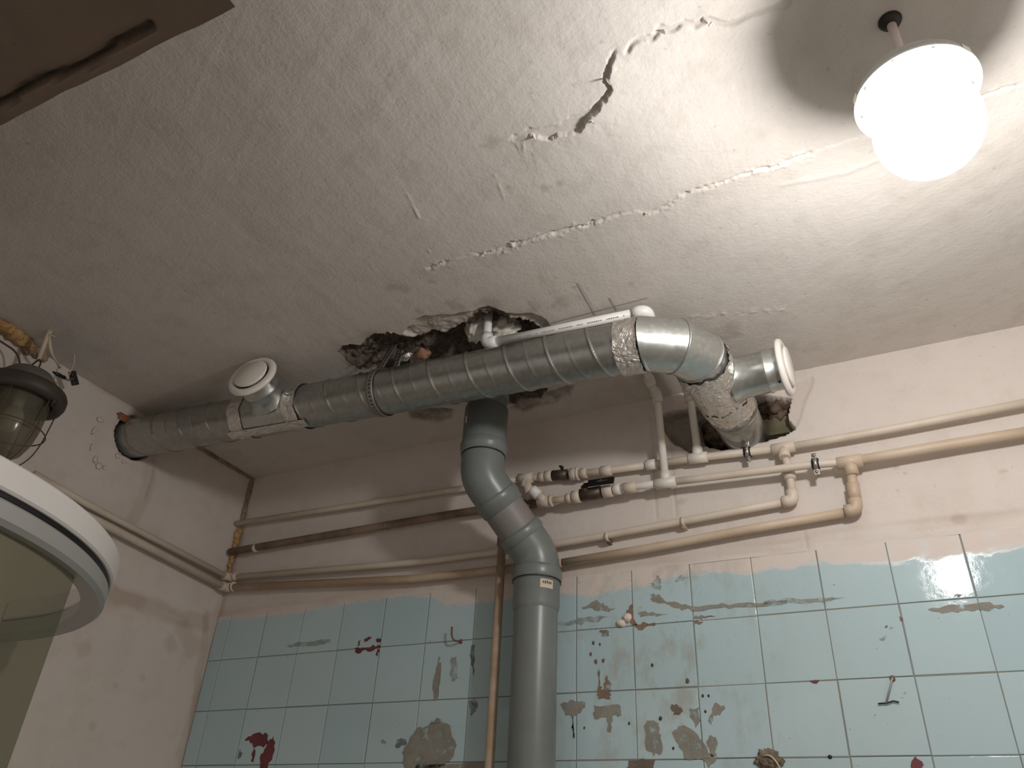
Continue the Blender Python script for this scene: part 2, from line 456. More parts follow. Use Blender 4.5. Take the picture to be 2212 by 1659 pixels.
def arc_pts(c, r, a0, a1, n, z):
    return [(c[0] + r * math.cos(a0 + (a1 - a0) * k / n), c[1] + r * math.sin(a0 + (a1 - a0) * k / n), z) for k in range(n + 1)]
def fillet(pts, rad, n=6):
    P = [np.array(p, float) for p in pts]; out = [P[0]]
    for i in range(1, len(P) - 1):
        a = P[i - 1] - P[i]; b = P[i + 1] - P[i]; la = np.linalg.norm(a); lb = np.linalg.norm(b)
        r = min(rad, la * 0.49, lb * 0.49); p0 = P[i] + a / la * r; p1 = P[i] + b / lb * r
        for k in range(n + 1):
            t = k / n; out.append((1 - t) ** 2 * p0 + 2 * t * (1 - t) * P[i] + t * t * p1)
    out.append(P[-1]); return out
def lerp(a, b, t): return np.array(a, float) + (np.array(b, float) - np.array(a, float)) * t
def unit(a): a = np.array(a, float); return a / np.linalg.norm(a)

# ================================================================== STRUCTURE
# ---- ceiling: one relief with undulating plaster, cracks, flakes and the broken hole
def cx(pl): return [tuple(onZ(u, v)[:2]) for u, v in pl]
xs = np.concatenate([np.linspace(-0.06, 0, 3)[:-1], np.linspace(0, 0.60, 90)[:-1], np.linspace(0.60, 2.44, 720), np.linspace(2.5, 3.0, 6)])
ys = np.concatenate([np.linspace(-3.0, -1.44, 10)[:-1], np.linspace(-1.44, 0.0, 560), [0.06]])
X, Y = np.meshgrid(xs, ys)
def jit(a, f, s):
    return a * fbm(X * f, Y * f, s, 4), a * fbm(X * f, Y * f, s + 50, 4)
h = 0.0022 * fbm(X * 2.2, Y * 2.2, 1, 3) + 0.0007 * fbm(X * 16, Y * 5, 2, 3)
# trowel ridges running across the slab
ang = math.radians(62); t_ = X * math.cos(ang) + Y * math.sin(ang); s_ = -X * math.sin(ang) + Y * math.cos(ang)
h += 0.0006 * fbm(t_ * 30, s_ * 2.2, 5, 3)
# loose flap of plaster beside the long crack
crack1 = cx([(1112, 302), (1150, 293), (1185, 300), (1225, 288), (1258, 270), (1290, 240), (1312, 212), (1319, 190), (1310, 172), (1316, 145), (1330, 112)])
jx, jy = jit(0.007, 26, 11); ja, jb = jit(0.0045, 95, 13); jx = jx + ja; jy = jy + jb
d, arc, side = seg_dist(X + jx, Y + jy, crack1)
Ltot = sum(np.hypot(*(np.array(crack1[i + 1]) - np.array(crack1[i]))) for i in range(len(crack1) - 1))
u_ = arc / Ltot
lam = np.array([2.19, -0.97]); probe = np.array(crack1[5]); e5 = np.array(crack1[6]) - np.array(crack1[4])
flap_side = np.sign(e5[0] * (lam - probe)[1] - e5[1] * (lam - probe)[0])
amp = np.interp(u_, [0, 0.1, 0.35, 0.55, 0.75, 0.9, 1.0], [0.001, 0.003, 0.005, 0.0085, 0.006, 0.0065, 0.0])
endfade = np.where((arc <= 0.0005) | (arc >= Ltot - 0.0005), np.clip(1 - d / 0.01, 0, 1), 1.0)
on = (side == flap_side)
h += np.where(on, amp * np.exp(-(d / 0.05) ** 1.3), 0) * endfade
chip = np.interp(u_, [0, 0.15, 0.4, 0.55, 0.7, 1], [0.008, 0.018, 0.026, 0.012, 0.006, 0.008]) * (1 + 0.5 * fbm(X * 40, Y * 40, 21, 3))
inchip = np.where(~on, sstep(chip + 0.0025, chip - 0.0025, d), 0) * endfade
h -= 0.0028 * inchip
stain = 0.18 * inchip
# spikes of peeling paint by the crack (they throw the long shadows)
# thin crack continuing upwards to the lamp
crack1b = cx([(1356, 110), (1362, 98), (1378, 86), (1396, 80), (1408, 84), (1418, 72), (1424, 60), (1434, 66), (1450, 66), (1476, 48), (1500, 53), (1518, 44), (1528, 40), (1545, 47), (1568, 50), (1590, 46), (1612, 34), (1650, 24), (1700, 10)])
wv = 0.0035 + 0.006 * np.clip(fbm(X * 30, Y * 30, 31, 2), 0, 1)
d, arc, side = seg_dist(X + jx * 0.4, Y + jy * 0.4, crack1b)
c1b = sstep(wv + 0.003, wv - 0.001, d) * np.interp(arc, [0, 0.18, 0.32, 0.42], [1, 1, 0.4, 0.0])
h -= 0.004 * c1b; stain += 0.25 * c1b
h += 0.001 * np.exp(-(d / 0.02) ** 2) * np.interp(arc, [0, 0.2, 0.4], [1, 0.8, 0])
# seam between the floor slabs, with flaking filler
seam = cx([(930, 578), (985, 560), (1018, 545), (1046, 548), (1095, 530), (1150, 516), (1205, 504), (1262, 490), (1318, 470), (1370, 455), (1395, 462), (1425, 452), (1470, 420), (1500, 410), (1560, 395), (1610, 372), (1660, 362), (1705, 345), (1760, 325), (1815, 308), (1880, 288), (2000, 252), (2130, 205), (2230, 172)])
jx2, jy2 = jit(0.010, 18, 41); jx2 = jx2 + ja * 1.3; jy2 = jy2 + jb * 1.3
d, arc, side = seg_dist(X + jx2, Y + jy2, seam)
act = np.clip(-0.05 + 2.4 * fbm(arc * 11, arc * 0, 45, 3) + np.interp(arc, [0, 0.08, 0.2, 0.5, 0.62, 0.8, 1.0, 1.2, 1.4], [0.7, 0.5, 0.15, 0.35, 0.8, 0.5, 0.75, 0.2, 0.0]), 0.10, 1)
h -= 0.0055 * np.exp(-(d / (0.0022 + 0.004 * np.clip(fbm(X * 25, Y * 25, 48, 3) + .2, 0, 1))) ** 2) * act
fl = np.clip(fbm(X * 80, Y * 80, 47, 4, .65) + 0.05, 0, 1)
h += 0.0075 * fl * np.exp(-(d / 0.010) ** 2) * act
h += 0.0012 * sstep(0.05, 0.0, d) * (side > 0)
# second faint seam edge right of the lamp seam, and rough line beside the duct
seam2 = cx([(1690, 398), (1760, 385), (1830, 372), (1900, 345)])
d, arc, side = seg_dist(X + jx * 0.5, Y + jy * 0.5, seam2); h += 0.0012 * np.exp(-(d / 0.006) ** 2)
seam3 = cx([(1498, 690), (1545, 680), (1600, 676), (1660, 672), (1700, 665)])
d, arc, side = seg_dist(X + jx2, Y + jy2, seam3)
h += 0.004 * np.clip(fbm(X * 60, Y * 60, 51, 3) + 0.1, 0, 1) * np.exp(-(d / 0.012) ** 2)
# scratches / drips left by the brush
for pl in ([(1068, 378), (1082, 410), (1094, 448)], [(1128, 280), (1131, 320), (1133, 345)], [(935, 560), (925, 540)], [(150, 330), (900, 560)] if False else [(880, 420), (905, 470)]):
    d, arc, side = seg_dist(X, Y, cx(pl)); h += 0.0016 * np.exp(-(d / 0.003) ** 2) * np.clip(0.5 + fbm(X * 40, Y * 40, 57, 2), 0, 1.2)
# marks: faded smudges with shapes of their own
for (u, v, r) in [(1058, 303, .022), (1100, 402, .010), (1185, 410, .013), (1213, 392, .014), (857, 622, .028), (1150, 662, .035), (1050, 652, .04), (985, 660, .03),
                  (1365, 612, .012), (1240, 622, .010), (1590, 720, .05), (1520, 735, .04), (900, 672, .03), (938, 610, .012), (1210, 655, .03)]:
    p = onZ(u, v); dd = np.hypot(X - p[0] + r * 1.1 * fbm(X * 30, Y * 30, int(u), 4, .6), Y - p[1] + r * 1.1 * fbm(X * 30, Y * 30, int(u) + 9, 4, .6))
    stain += 0.42 * sstep(r, r * 0.3, dd)
# the broken hole around the riser pipes
K = 0.226
hole = cx([(720 + a * K, 640 + b * K) for a, b in [(45, 545), (75, 490), (190, 460), (280, 465), (370, 385), (440, 375), (530, 340), (640, 372), (800, 388), (870, 380), (1010, 350),
      (1160, 320), (1290, 275), (1330, 190), (1420, 160), (1500, 140), (1640, 190), (1800, 235), (1950, 310)]]) + [(1.36, -0.40), (1.32, -0.26), (1.245, -0.175), (1.19, -0.12), (1.10, -0.13), (1.0, -0.2), (0.93, -0.33), (0.84, -0.42), (0.79, -0.45)]
jx3, jy3 = jit(0.016, 20, 61)
ds = poly_sd(X + jx3, Y + jy3, hole)
raw = sstep(0.003, -0.002, ds)
rub = fbm(X * 30, Y * 30, 63, 5, 0.68)
depth = np.clip(-ds / 0.06, 0, 1) ** 0.8 * 0.055 + 0.010
deepz = np.exp(-(((X - 1.14) / 0.17) ** 2 + ((Y + 0.40) / 0.10) ** 2))
h -= raw * (depth * (0.5 + 1.9 * deepz) + 0.028 * rub)
shallow = cx([(720 + a * K, 640 + b * K) for a, b in [(690, 350), (750, 250), (860, 190), (1060, 185), (1330, 150), (1480, 110), (1640, 175), (1870, 170), (2020, 220), (2070, 290), (1990, 330), (1500, 330), (870, 420)]])
dss = poly_sd(X + jx3 * 0.6, Y + jy3 * 0.6, shallow)
shl = sstep(0.003, -0.003, dss) * (1 - raw)
h -= shl * (0.010 + 0.006 * rub)
stain = np.clip(stain + 0.75 * shl * (0.6 + 0.6 * rub) + 0.5 * sstep(0.05, 0.0, ds) * (0.4 + fbm(X * 25, Y * 25, 67, 3)), 0, 1)
# damp broken patch near the wall behind the duct
for pl, dp in ((cx([(880, 888), (930, 880), (985, 884), (975, 905), (935, 912), (885, 902)]), 0.006), (cx([(1100, 880), (1130, 862), (1195, 846), (1240, 830), (1225, 860), (1175, 876), (1120, 892)]), 0.012)):
    dq = poly_sd(X + jx3, Y + jy3, pl); mk = sstep(0.004, -0.004, dq); h -= mk * (dp + 0.5 * dp * rub); raw = np.maximum(raw, mk * np.clip(0.35 + 0.6 * rub, 0.1, 0.8))
ceil = grid_obj('ceiling', np.stack([X, Y, ZC - h], -1), 'ceil', {'raw': np.clip(raw, 0, 1), 'stain': np.clip(stain, 0, 1)}, flip=True)
mark(ceil, 'cracked beige plaster ceiling with a broken hole above the duct', kind='structure')

# ---- back wall: plaster band above the tiles (relief with the opening) and grout bed below
TZ = 2.107
xs = np.concatenate([np.linspace(0, 2.4, 600), np.linspace(2.45, 3.0, 6)]); zs = np.linspace(TZ - 0.004, 2.64, 136)
X, Z = np.meshgrid(xs, zs)
h = 0.0022 * fbm(X * 3, Z * 3, 101, 3) + 0.0007 * fbm(X * 20, Z * 20, 103, 3) + 0.002
jx, jz = 0.010 * fbm(X * 24, Z * 24, 105, 4), 0.010 * fbm(X * 24, Z * 24, 106, 4)
wx = lambda pl: [(onY(u, v)[0], onY(u, v)[2]) for u, v in pl]
deep = wx([(1505, 905), (1540, 868), (1600, 856), (1706, 862), (1700, 900), (1714, 926), (1692, 940), (1640, 956), (1560, 972), (1530, 966), (1510, 940)])
lobe = wx([(1416, 902), (1450, 890), (1520, 880), (1530, 960), (1490, 976), (1462, 962), (1440, 940), (1420, 920)])
chipw = wx([(1690, 838), (1730, 822), (1752, 815), (1757, 824), (1740, 870), (1722, 920), (1712, 930), (1700, 880)])
rub = fbm(X * 40, Z * 40, 107, 4, 0.6)
ds = poly_sd(X + jx * 0.5, Z + jz * 0.5, deep); mk = sstep(0.003, -0.003, ds)
dl = poly_sd(X + jx * 0.6, Z + jz * 0.6, lobe); ml = sstep(0.003, -0.003, dl) * (1 - mk)
dc = poly_sd(X + jx * 0.4, Z + jz * 0.4, chipw); mc = sstep(0.003, -0.003, dc) * (1 - mk)
h -= mk * (0.15 + 0.02 * rub) + ml * (0.030 + 0.004 * rub) + mc * (0.0035 + 0.002 * rub)
raw = np.clip(mk + ml * 0.55, 0, 1); stain = mc * 0.25
# ragged plaster edge over the tile tops, ridge of the old paint line, hairline joints
h += 0.0025 * sstep(0.03, 0.0, Z - TZ) * (0.5 + fbm(X * 10, Z * 30, 109, 3))
stain = stain + 0.55 * sstep(0.028, 0.012, np.abs(Z - TZ - 0.018 - 0.01 * fbm(X * 3, Z, 113, 2))) * np.clip(0.35 + fbm(X * 5, Z * 60, 111, 3), 0, 1)
for u0, v0, u1, v1 in [(1405, 905, 1420, 1120), (1447, 940, 1462, 1116), (1738, 1150, 1745, 1185)]:
    a, b = onY(u0, v0), onY(u1, v1); d, _, _ = seg_dist(X, Z, [(a[0], a[2]), (b[0], b[2])]); h -= 0.002 * np.exp(-(d / 0.003) ** 2); stain = stain + 0.5 * np.exp(-(d / 0.0022) ** 2)
for (u, v, r) in [(1935, 1010, .014), (1955, 1023, .008), (2070, 1122, .02), (2170, 1018, .01), (1940, 1060, .006), (1625, 935, .008), (1470, 1085, .012)]:
    p = onY(u, v); stain = stain + 0.5 * sstep(r, r * .5, np.hypot(X - p[0], (Z - p[2]) * 1.5) * (1 + .6 * fbm(X * 30, Z * 30, int(u), 3)))
# brown deposit in the room corner
stain = stain + 0.6 * sstep(0.03, 0.004, X + 0.02 * fbm(X * 8, Z * 14, 115, 3))
wb = grid_obj('wall_back', np.stack([X, -h, Z], -1), 'wall', {'raw': raw, 'stain': np.clip(stain, 0, 1)}, flip=True)
# solid backing slab is part of the same wall: grout bed behind the tiles
mark(wb, 'back wall with plaster above pale blue tiles', kind='structure')
g = G(); g.box((1.5, 0.0119, TZ / 2 - 0.001), (3.0, 0.0262, TZ - 0.002)); obj('grout_bed', g, 'grout', wb)

# tiles: 15 cm squares, each its own piece
TX0, TW = 0.0585, 0.15
rows = [(TZ, 1.963)] + [(1.963 - 0.15 * k, 1.963 - 0.15 * (k + 1)) for k in range(7)]
def tile_mesh(wd, hg):
    bm = bmesh.new(); bmesh.ops.create_cube(bm, size=1)
    for v in bm.verts: v.co = Vector((v.co.x * wd, v.co.y * 0.010, v.co.z * hg))
    fe = [e for e in bm.edges if all(v.co.y < 0 for v in e.verts)]
    bmesh.ops.bevel(bm, geom=fe, offset=0.0018, segments=2, affect='EDGES', profile=0.6)
    me = bpy.data.meshes.new('tile'); bm.to_mesh(me); bm.free(); me.materials.append(M['tile']); return me
tm = {}
tr = random.Random(3)
for r, (zt, zb) in enumerate(rows):
    for c in range(-1, 19):
        x0 = TX0 + TW * c; x1 = x0 + TW
        if c < 0: x0 = 0.003
        if x1 > 2.99: continue
        key = (round(x1 - x0, 4), round(zt - zb, 4))
        if key not in tm: tm[key] = tile_mesh(x1 - x0 - 0.0022, zt - zb - 0.0022)
        o = bpy.data.objects.new('tile', tm[key]); COL.objects.link(o); o.parent = wb
        o.location = ((x0 + x1) / 2 + tr.uniform(-.0006, .0006), 0.0018 + tr.uniform(-.0006, .0006), (zt + zb) / 2 + tr.uniform(-.0006, .0006))
        o.rotation_euler = (tr.uniform(-.004, .004), tr.uniform(-.003, .003), tr.uniform(-.004, .004))

# ---- left wall (with the round hole the duct passes through)
ys = np.concatenate([np.linspace(-3.0, -1.3, 8)[:-1], np.linspace(-1.3, 0.0, 330)]); zs = np.concatenate([np.linspace(0, 1.4, 8)[:-1], np.linspace(1.4, 2.64, 310)])
Y, Z = np.meshgrid(ys, zs)
h = 0.0025 * fbm(Y * 2.5, Z * 2.5, 201, 3) + 0.0006 * fbm(Y * 20, Z * 20, 203, 3)
DA = np.array([0, -0.50, 2.5125]); DB = np.array([1.5, -0.468, 2.459]); DU = unit(DB - DA)
def ax_at(x): return DA + (DB - DA) * (x / 1.5)
rr = np.hypot(Y - DA[1], Z - DA[2]) + 0.006 * fbm(Y * 18, Z * 18, 205, 3)
hm = sstep(0.0695, 0.0655, rr)
h -= 0.07 * hm
stain = np.zeros_like(Y)
wy = lambda pl: [(onX(u, v)[1], onX(u, v)[2]) for u, v in pl]
for pl, wd, k in (([(330, 985), (318, 1050), (285, 1120)], 0.03, .45), ([(215, 1270), (330, 1315), (440, 1350)], 0.035, .5), ([(395, 1360), (420, 1400)], 0.04, .45), ([(225, 1285), (300, 1300)], 0.04, .3), ([(448, 1330), (425, 1500), (402, 1654)], .02, .5), ([(200, 830), (300, 890), (420, 955)], .02, .35)):
    d, _, _ = seg_dist(Y + 0.02 * fbm(Y * 12, Z * 12, 211, 3), Z + 0.02 * fbm(Y * 12, Z * 12, 213, 3), wy(pl)); stain += k * sstep(wd, wd * .4, d)
for pl in ([(308, 1075), (322, 1035), (328, 1000)], [(240, 1275), (330, 1310), (400, 1340)]):
    d, _, _ = seg_dist(Y, Z, wy(pl)); h += 0.004 * np.exp(-(d / 0.009) ** 2)
stain += 0.45 * sstep(0.035, 0.005, -Y + 0.03 * fbm(Y * 8, Z * 10, 215, 3)) * sstep(2.66, 2.3, Z)
for (u, v, r) in [(370, 1395, .03), (310, 1465, .012), (250, 1480, .015), (200, 1570, .02), (242, 1045, .004), (185, 1400, .03)]:
    p = onX(u, v); stain += 0.4 * sstep(r, r * .4, np.hypot(Y - p[1], Z - p[2]) * (1 + .7 * fbm(Y * 30, Z * 30, int(u), 3)))
wl = grid_obj('wall_left', np.stack([h, Y, Z], -1), 'wall', {'raw': hm, 'stain': np.clip(stain, 0, 1)})
mark(wl, 'plain pinkish left wall pierced by the duct', kind='structure')
# pale putty ring smeared around the hole
for k, (u, v, ry, rz) in enumerate([(217, 907, .010, .006), (203, 930, .004, .012), (199, 965, .003, .012), (206, 992, .006, .010), (214, 1006, .009, .009), (226, 1010, .005, .006), (255, 985, .007, .007), (268, 998, .008, .005)]):
    g = G(); g.lump(onX(u, v, .0028), (.0012, ry, rz), 3, .5, 2.0, k * 2.1); obj('putty_trace', g, 'putty', wl)
g = G(); P = onX(272, 905, 0.004); g.lump(P, (.006, .03, .012), 3, .5, 1.6, 2.0); obj('brick_chip', g, 'brick', wl)

# ---- unseen enclosing shell
for nm, c, dd, mt in (('floor', (1.5, -1.5, -0.05), (3.1, 3.1, 0.1), 'floor'), ('wall_right', (3.03, -1.5, 1.3), (0.06, 3.1, 2.72), 'far')):
    g = G(); g.box(c, dd); mark(obj(nm, g, mt), kind='structure')

# ---- downstand beam close to the camera (dark underside, split by a ragged joint)
bz, by, bx = 2.20, -1.577, 1.497
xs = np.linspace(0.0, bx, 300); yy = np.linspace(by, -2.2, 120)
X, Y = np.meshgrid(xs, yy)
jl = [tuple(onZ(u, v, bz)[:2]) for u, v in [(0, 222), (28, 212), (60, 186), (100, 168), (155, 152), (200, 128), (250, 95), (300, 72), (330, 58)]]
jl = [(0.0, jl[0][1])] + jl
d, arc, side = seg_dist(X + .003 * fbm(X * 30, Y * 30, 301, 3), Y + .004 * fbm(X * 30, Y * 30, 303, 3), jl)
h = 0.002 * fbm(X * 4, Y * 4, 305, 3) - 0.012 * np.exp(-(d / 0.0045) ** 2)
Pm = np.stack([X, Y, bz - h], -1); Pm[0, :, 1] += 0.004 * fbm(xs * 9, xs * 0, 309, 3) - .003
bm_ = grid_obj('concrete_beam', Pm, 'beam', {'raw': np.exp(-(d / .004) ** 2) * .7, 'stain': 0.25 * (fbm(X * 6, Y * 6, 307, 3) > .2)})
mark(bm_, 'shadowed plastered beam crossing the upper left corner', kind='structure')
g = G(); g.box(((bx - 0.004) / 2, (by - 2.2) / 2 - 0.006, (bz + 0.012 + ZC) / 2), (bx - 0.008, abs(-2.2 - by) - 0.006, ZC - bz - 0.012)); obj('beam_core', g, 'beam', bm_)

# ================================================================== VENTILATION DUCT
duct = thing('ventilation_duct', DA, 'galvanised spiral ventilation duct with elbow and two branches under the ceiling', 'duct')
RD = 0.060
def frame(ax):
    ax = unit(ax); n = np.array([0, 0, 1.0]); n = n - ax * (n @ ax); n = unit(n); return ax, n, np.cross(ax, n)
def spiral(name, xa, xb, parent, pitch=0.105):
    a, b = ax_at(xa), ax_at(xb); L = np.linalg.norm(b - a); e, n, bn = frame(b - a)
    ns = int(L / 0.0016); nt = 56
    S = np.linspace(0, L, ns)[:, None]; T = np.linspace(0, 2 * math.pi, nt + 1)[None, :]
    off = (xa * 1.0)
    ph = ((S + off) / pitch - T / (2 * math.pi)) % 1.0
    d1 = np.minimum(ph, 1 - ph) * pitch; ph2 = (ph + 0.5) % 1; d2 = np.minimum(ph2, 1 - ph2) * pitch
    R = RD + 0.0030 * np.exp(-(d1 / 0.0024) ** 4) + 0.0009 * np.exp(-(d2 / 0.003) ** 2)
    P = a + S[..., None] * e + R[..., None] * (np.cos(T)[..., None] * n + np.sin(T)[..., None] * bn)
    o = grid_obj(name, P - root_of(parent), 'galv', parent=parent, flip=True)
    return o
t1 = spiral('spiral_tube', -0.05, 0.455, duct)
t2 = spiral('spiral_tube', 0.635, 1.605, duct)
def ring_on_axis(prof, x, seg=48):
    g = G(); g.lathe(prof, ax_at(x), DU, seg); return g
# tee with the branch towards the room
tee = G(); tee.lathe([(RD + .0008, 0), (RD + .0018, .003), (RD + .0018, .182), (RD + .0008, .185)], ax_at(0.452), DU, 56)
tee_o = obj('tee_fitting', tee, 'galv2', duct)
bo = ax_at(0.560); bdir = unit(np.array([.578, -.625, 2.5225]) - bo)
br = G(); br.lathe([(.058, .052), (.053, .062), (.0505, .070), (.0500, .094), (.0525, .097), (.0525, .101), (.0500, .104), (.0500, .135)], bo, bdir, 48)
obj('branch_collar', br, 'galv2', tee_o)
# collar, elbow and wall tee
EX = 1.745
def ring_path(g, pts, r, seg=52): g.tube(pts, r, seg, caps=False)
xc0 = 1.612
J0 = ax_at(xc0); zE = J0[2]
d30 = np.array([math.cos(math.radians(30)), .5, 0]); d60 = np.array([.5, math.cos(math.radians(30)), 0]); d90 = unit((.066, 1, 0))
J1 = J0 + d30 * .070; J2 = J1 + d60 * .070; e1 = J2 + d90 * .032
def T(k): return J2 + d90 * k          # point on the axis of the wall tee
def gore(P, nP, Q, nQ, r, seg=52):
    d = unit(Q - P); _, n, bn = frame(d); V = []
    for nn, C in ((nP, P), (nQ, Q)):
        nn = unit(nn)
        for k in range(seg):
            a = TAU * k / seg; o = r * (math.cos(a) * n + math.sin(a) * bn); V.append(C + o - d * (o @ nn) / (d @ nn))
    g = G(); g.add(V, [(k, (k + 1) % seg, seg + (k + 1) % seg, seg + k) for k in range(seg)], True)
    return g, V
TAU = 2 * math.pi
n0 = unit(DU + d30); n1 = unit(d30 + d60); n2 = unit(d60 + d90)
g, V0 = gore(J0, DU, J1, n1, RD + .0028); elb = obj('elbow_gore', g, 'galv2', duct)
g, V1 = gore(J1, n1, J2, n2, RD + .0022); obj('elbow_gore', g, 'galv2', duct)
g, V2 = gore(J2, n2, e1, d90, RD + .0018); obj('elbow_gore', g, 'galv2', duct)
cg = G(); cg.lathe([(RD - .004, -.001), (RD + .004, -.001), (RD + .0055, .002), (RD + .0042, .005), (RD + .0028, .007)], J0 - DU * .002, DU, 56); obj('collar_bead', cg, 'galv2', elb)
for Vr in (V0[52:], V1[52:]):
    g = G(); g.tube(Vr, .0030, 10, closed=True); obj('gore_seam', g, 'galv2', elb)
gr = G(); gr.lathe([(RD + .0036, 0), (RD + .0036, .004)], ax_at(xc0 - .005), DU, 56); obj('rubber_seal', gr, 'rubber', duct)
def hoop(g, c, axd, r, tr_=0.0016, seg=48):
    axd, n, bn = frame(axd) if abs(unit(axd)[2]) < .9 else (unit(axd), np.array([1., 0, 0]), np.array([0, 1., 0]))
    pts = [np.array(c) + r * (math.cos(2 * math.pi * k / seg) * n + math.sin(2 * math.pi * k / seg) * bn) for k in range(seg)]
    g.tube(pts, tr_, 8, closed=True)
# wall tee along +y
LT = .028                                # tee starts this far past the last gore
tg = G(); tg.lathe([(RD + .001, 0), (RD + .003, .004), (RD + .003, .235), (RD + .001, .238)], T(LT), d90, 56); te2 = obj('tee_fitting', tg, 'galv2', duct)
KB = .125; bo2 = T(KB); bd2 = unit((d90[1], -d90[0], 0))
bg = G(); bg.lathe([(.060, .044), (.055, .058), (.0512, .068), (.0502, .122), (.0530, .125), (.0530, .129), (.0502, .132), (.0502, .158)], bo2, bd2, 48); obj('branch_collar', bg, 'galv2', te2)
sg = G(); sg.lump(bo2 + bd2 * .150 + np.array([0, -.018, -.047]), (.003, .003, .003), 2, 0); obj('screw', sg, 'darkmetal', te2)
wg = G(); wg.lathe([(RD - .003, 0), (RD - .001, .002), (RD - .001, .22)], T(LT + .236), (.02, 1, -0.02), 52)
wallp = obj('duct_sleeve', wg, 'galv', duct)
wg = G(); hoop(wg, T(LT + .236), d90, RD + .0022, .0018); obj('sleeve_bead', wg, 'galv', wallp)
# foil tape: wrapped, wrinkled bands
def band(name, o, axd, r, L, a0, a1, parent, seed, amp=0.0014, na=70, nl=14, edge=0.004, ref=None, lean=0.0):
    axd = unit(axd); n = np.array([0, 0, 1.0]) if ref is None else np.array(ref, float); n = unit(n - axd * (n @ axd)); bn = np.cross(axd, n)
    S = np.linspace(0, 1, nl)[:, None] * np.ones((1, na)); A = np.linspace(a0, a1, na)[None, :] * np.ones((nl, 1))
    SL = S * L + edge * (fbm(A * 5, S * 0 + seed, seed, 3)) * (np.abs(S - .5) * 2) + lean * (A - a0) / max(1e-6, a1 - a0)
    R = r + 0.0012 + amp * np.abs(fbm(A * 7 + 3, S * 4, seed + 5, 3)) * 2
    P = np.array(o) + SL[..., None] * axd + R[..., None] * (np.cos(A)[..., None] * n + np.sin(A)[..., None] * bn)
    return grid_obj(name, P - root_of(parent), 'foil', parent=parent)
TAU = 2 * math.pi
band('foil_tape', ax_at(0.430), DU, RD + .002, .045, 0, TAU, duct, 3, .0006)
band('foil_tape', ax_at(0.622), DU, RD + .002, .042, 0, TAU, duct, 5, .0006)
band('foil_tape', ax_at(1.553), DU, RD + .002, .054, 0, TAU, duct, 9, .0022, 120, 22)
# strip under the left tee and across the wall tee
strip_o = ax_at(0.415)
band('foil_tape', strip_o, DU, RD + .0035, .27, math.radians(180 - 24), math.radians(180 + 2), duct, 12, .0006, 10, 40)
band('foil_tape', T(LT - .01), d90, RD + .003, .165, math.radians(120), math.radians(262), duct, 15, .0022, 60, 60, .02)
band('foil_tape', T(LT - .016), d90, RD + .004, .035, math.radians(-40), math.radians(262), duct, 19, .003, 110, 18, .012)
band('foil_tape', T(LT + .150), d90, RD + .0035, .06, math.radians(100), math.radians(290), duct, 21, .0022, 60, 22, .014)

# white round air valves on the branch ends
def air_valve(o, axd, label):
    v = thing('air_valve', o, label, 'air valve', 'white round air valves on the duct branches')
    g = G(); g.lathe([(.0475, -.022), (.0475, -.001), (.066, -.002), (.0690, .001), (.0690, .005), (.066, .010), (.058, .013), (.052, .011), (.049, .005), (.047, -.004), (.045, -.02)], o, axd, 56); obj('outer_ring', g, 'white_enamel', v)
    g = G(); g.lathe([(.0001, -.006), (.012, -.006), (.040, .004), (.0475, .0125), (.0480, .0155), (.045, .0185), (.0001, .0195)], o, axd, 56); dsk = obj('centre_disc', g, 'white_enamel', v)
    g = G(); g.tube([np.array(o) - unit(axd) * .03, np.array(o) - unit(axd) * .005], .004, 10); obj('spindle', g, 'strap', dsk)
    g = G(); g.lathe([(.0448, -.02), (.001, -.021)], o, axd, 40); obj('inner_throat', g, 'black', v)
    return v
air_valve(bo + bdir * .137, bdir, 'white round air valve facing the room on the left duct branch')
air_valve(bo2 + bd2 * .160, bd2, 'white round air valve seen edge-on at the right end of the duct')

# perforated hanger strap round the duct, its tails up in the ceiling hole
def strap_mesh(path, wdir, width=0.020, pitch=0.011):
    P = [np.array(p, float) for p in path]
    D = [0]
    for i in range(1, len(P)): D.append(D[-1] + np.linalg.norm(P[i] - P[i - 1]))
    n = int(D[-1] / (pitch / 3)); g = G(); V = []
    for k in range(n + 1):
        s = D[-1] * k / n; i = min(np.searchsorted(D, s, 'right') - 1, len(P) - 2)
        p = lerp(P[i], P[i + 1], (s - D[i]) / max(1e-9, D[i + 1] - D[i]))
        for q in (-.5, -.17, .17, .5): V.append(p + np.array(wdir) * width * q)
    F = []
    for k in range(n):
        for q in range(3):
            if q == 1 and k % 3 == 1: continue
            F.append((k * 4 + q, k * 4 + q + 1, k * 4 + q + 5, k * 4 + q + 4))
    g.add(V, F, True); return g
sc = ax_at(0.905); e_, n_, b_ = frame(DU); rs = RD + .0042
arcp = [sc + rs * (math.cos(q) * n_ + math.sin(q) * b_) for q in np.linspace(math.radians(-78), math.radians(-78 - 290), 60)]
# direction: keep the open side on top
arcp = [sc + rs * (math.cos(q) * n_ + math.sin(q) * b_) for q in np.linspace(math.radians(28), math.radians(332), 70)]
tail1 = arcp[0] + np.array([.018, .02, .085]); tail2 = arcp[-1] + np.array([.02, -.01, .085])
stp = thing('hanger_strap', sc + [0, 0, .1], 'perforated metal strap holding the duct up at the ceiling hole', 'strap')
g = strap_mesh([tail1] + arcp + [tail2], e_, .021); so = obj('strap_band', g, 'strap', stp)
md = so.modifiers.new('solid', 'SOLIDIFY'); md.thickness = 0.0012

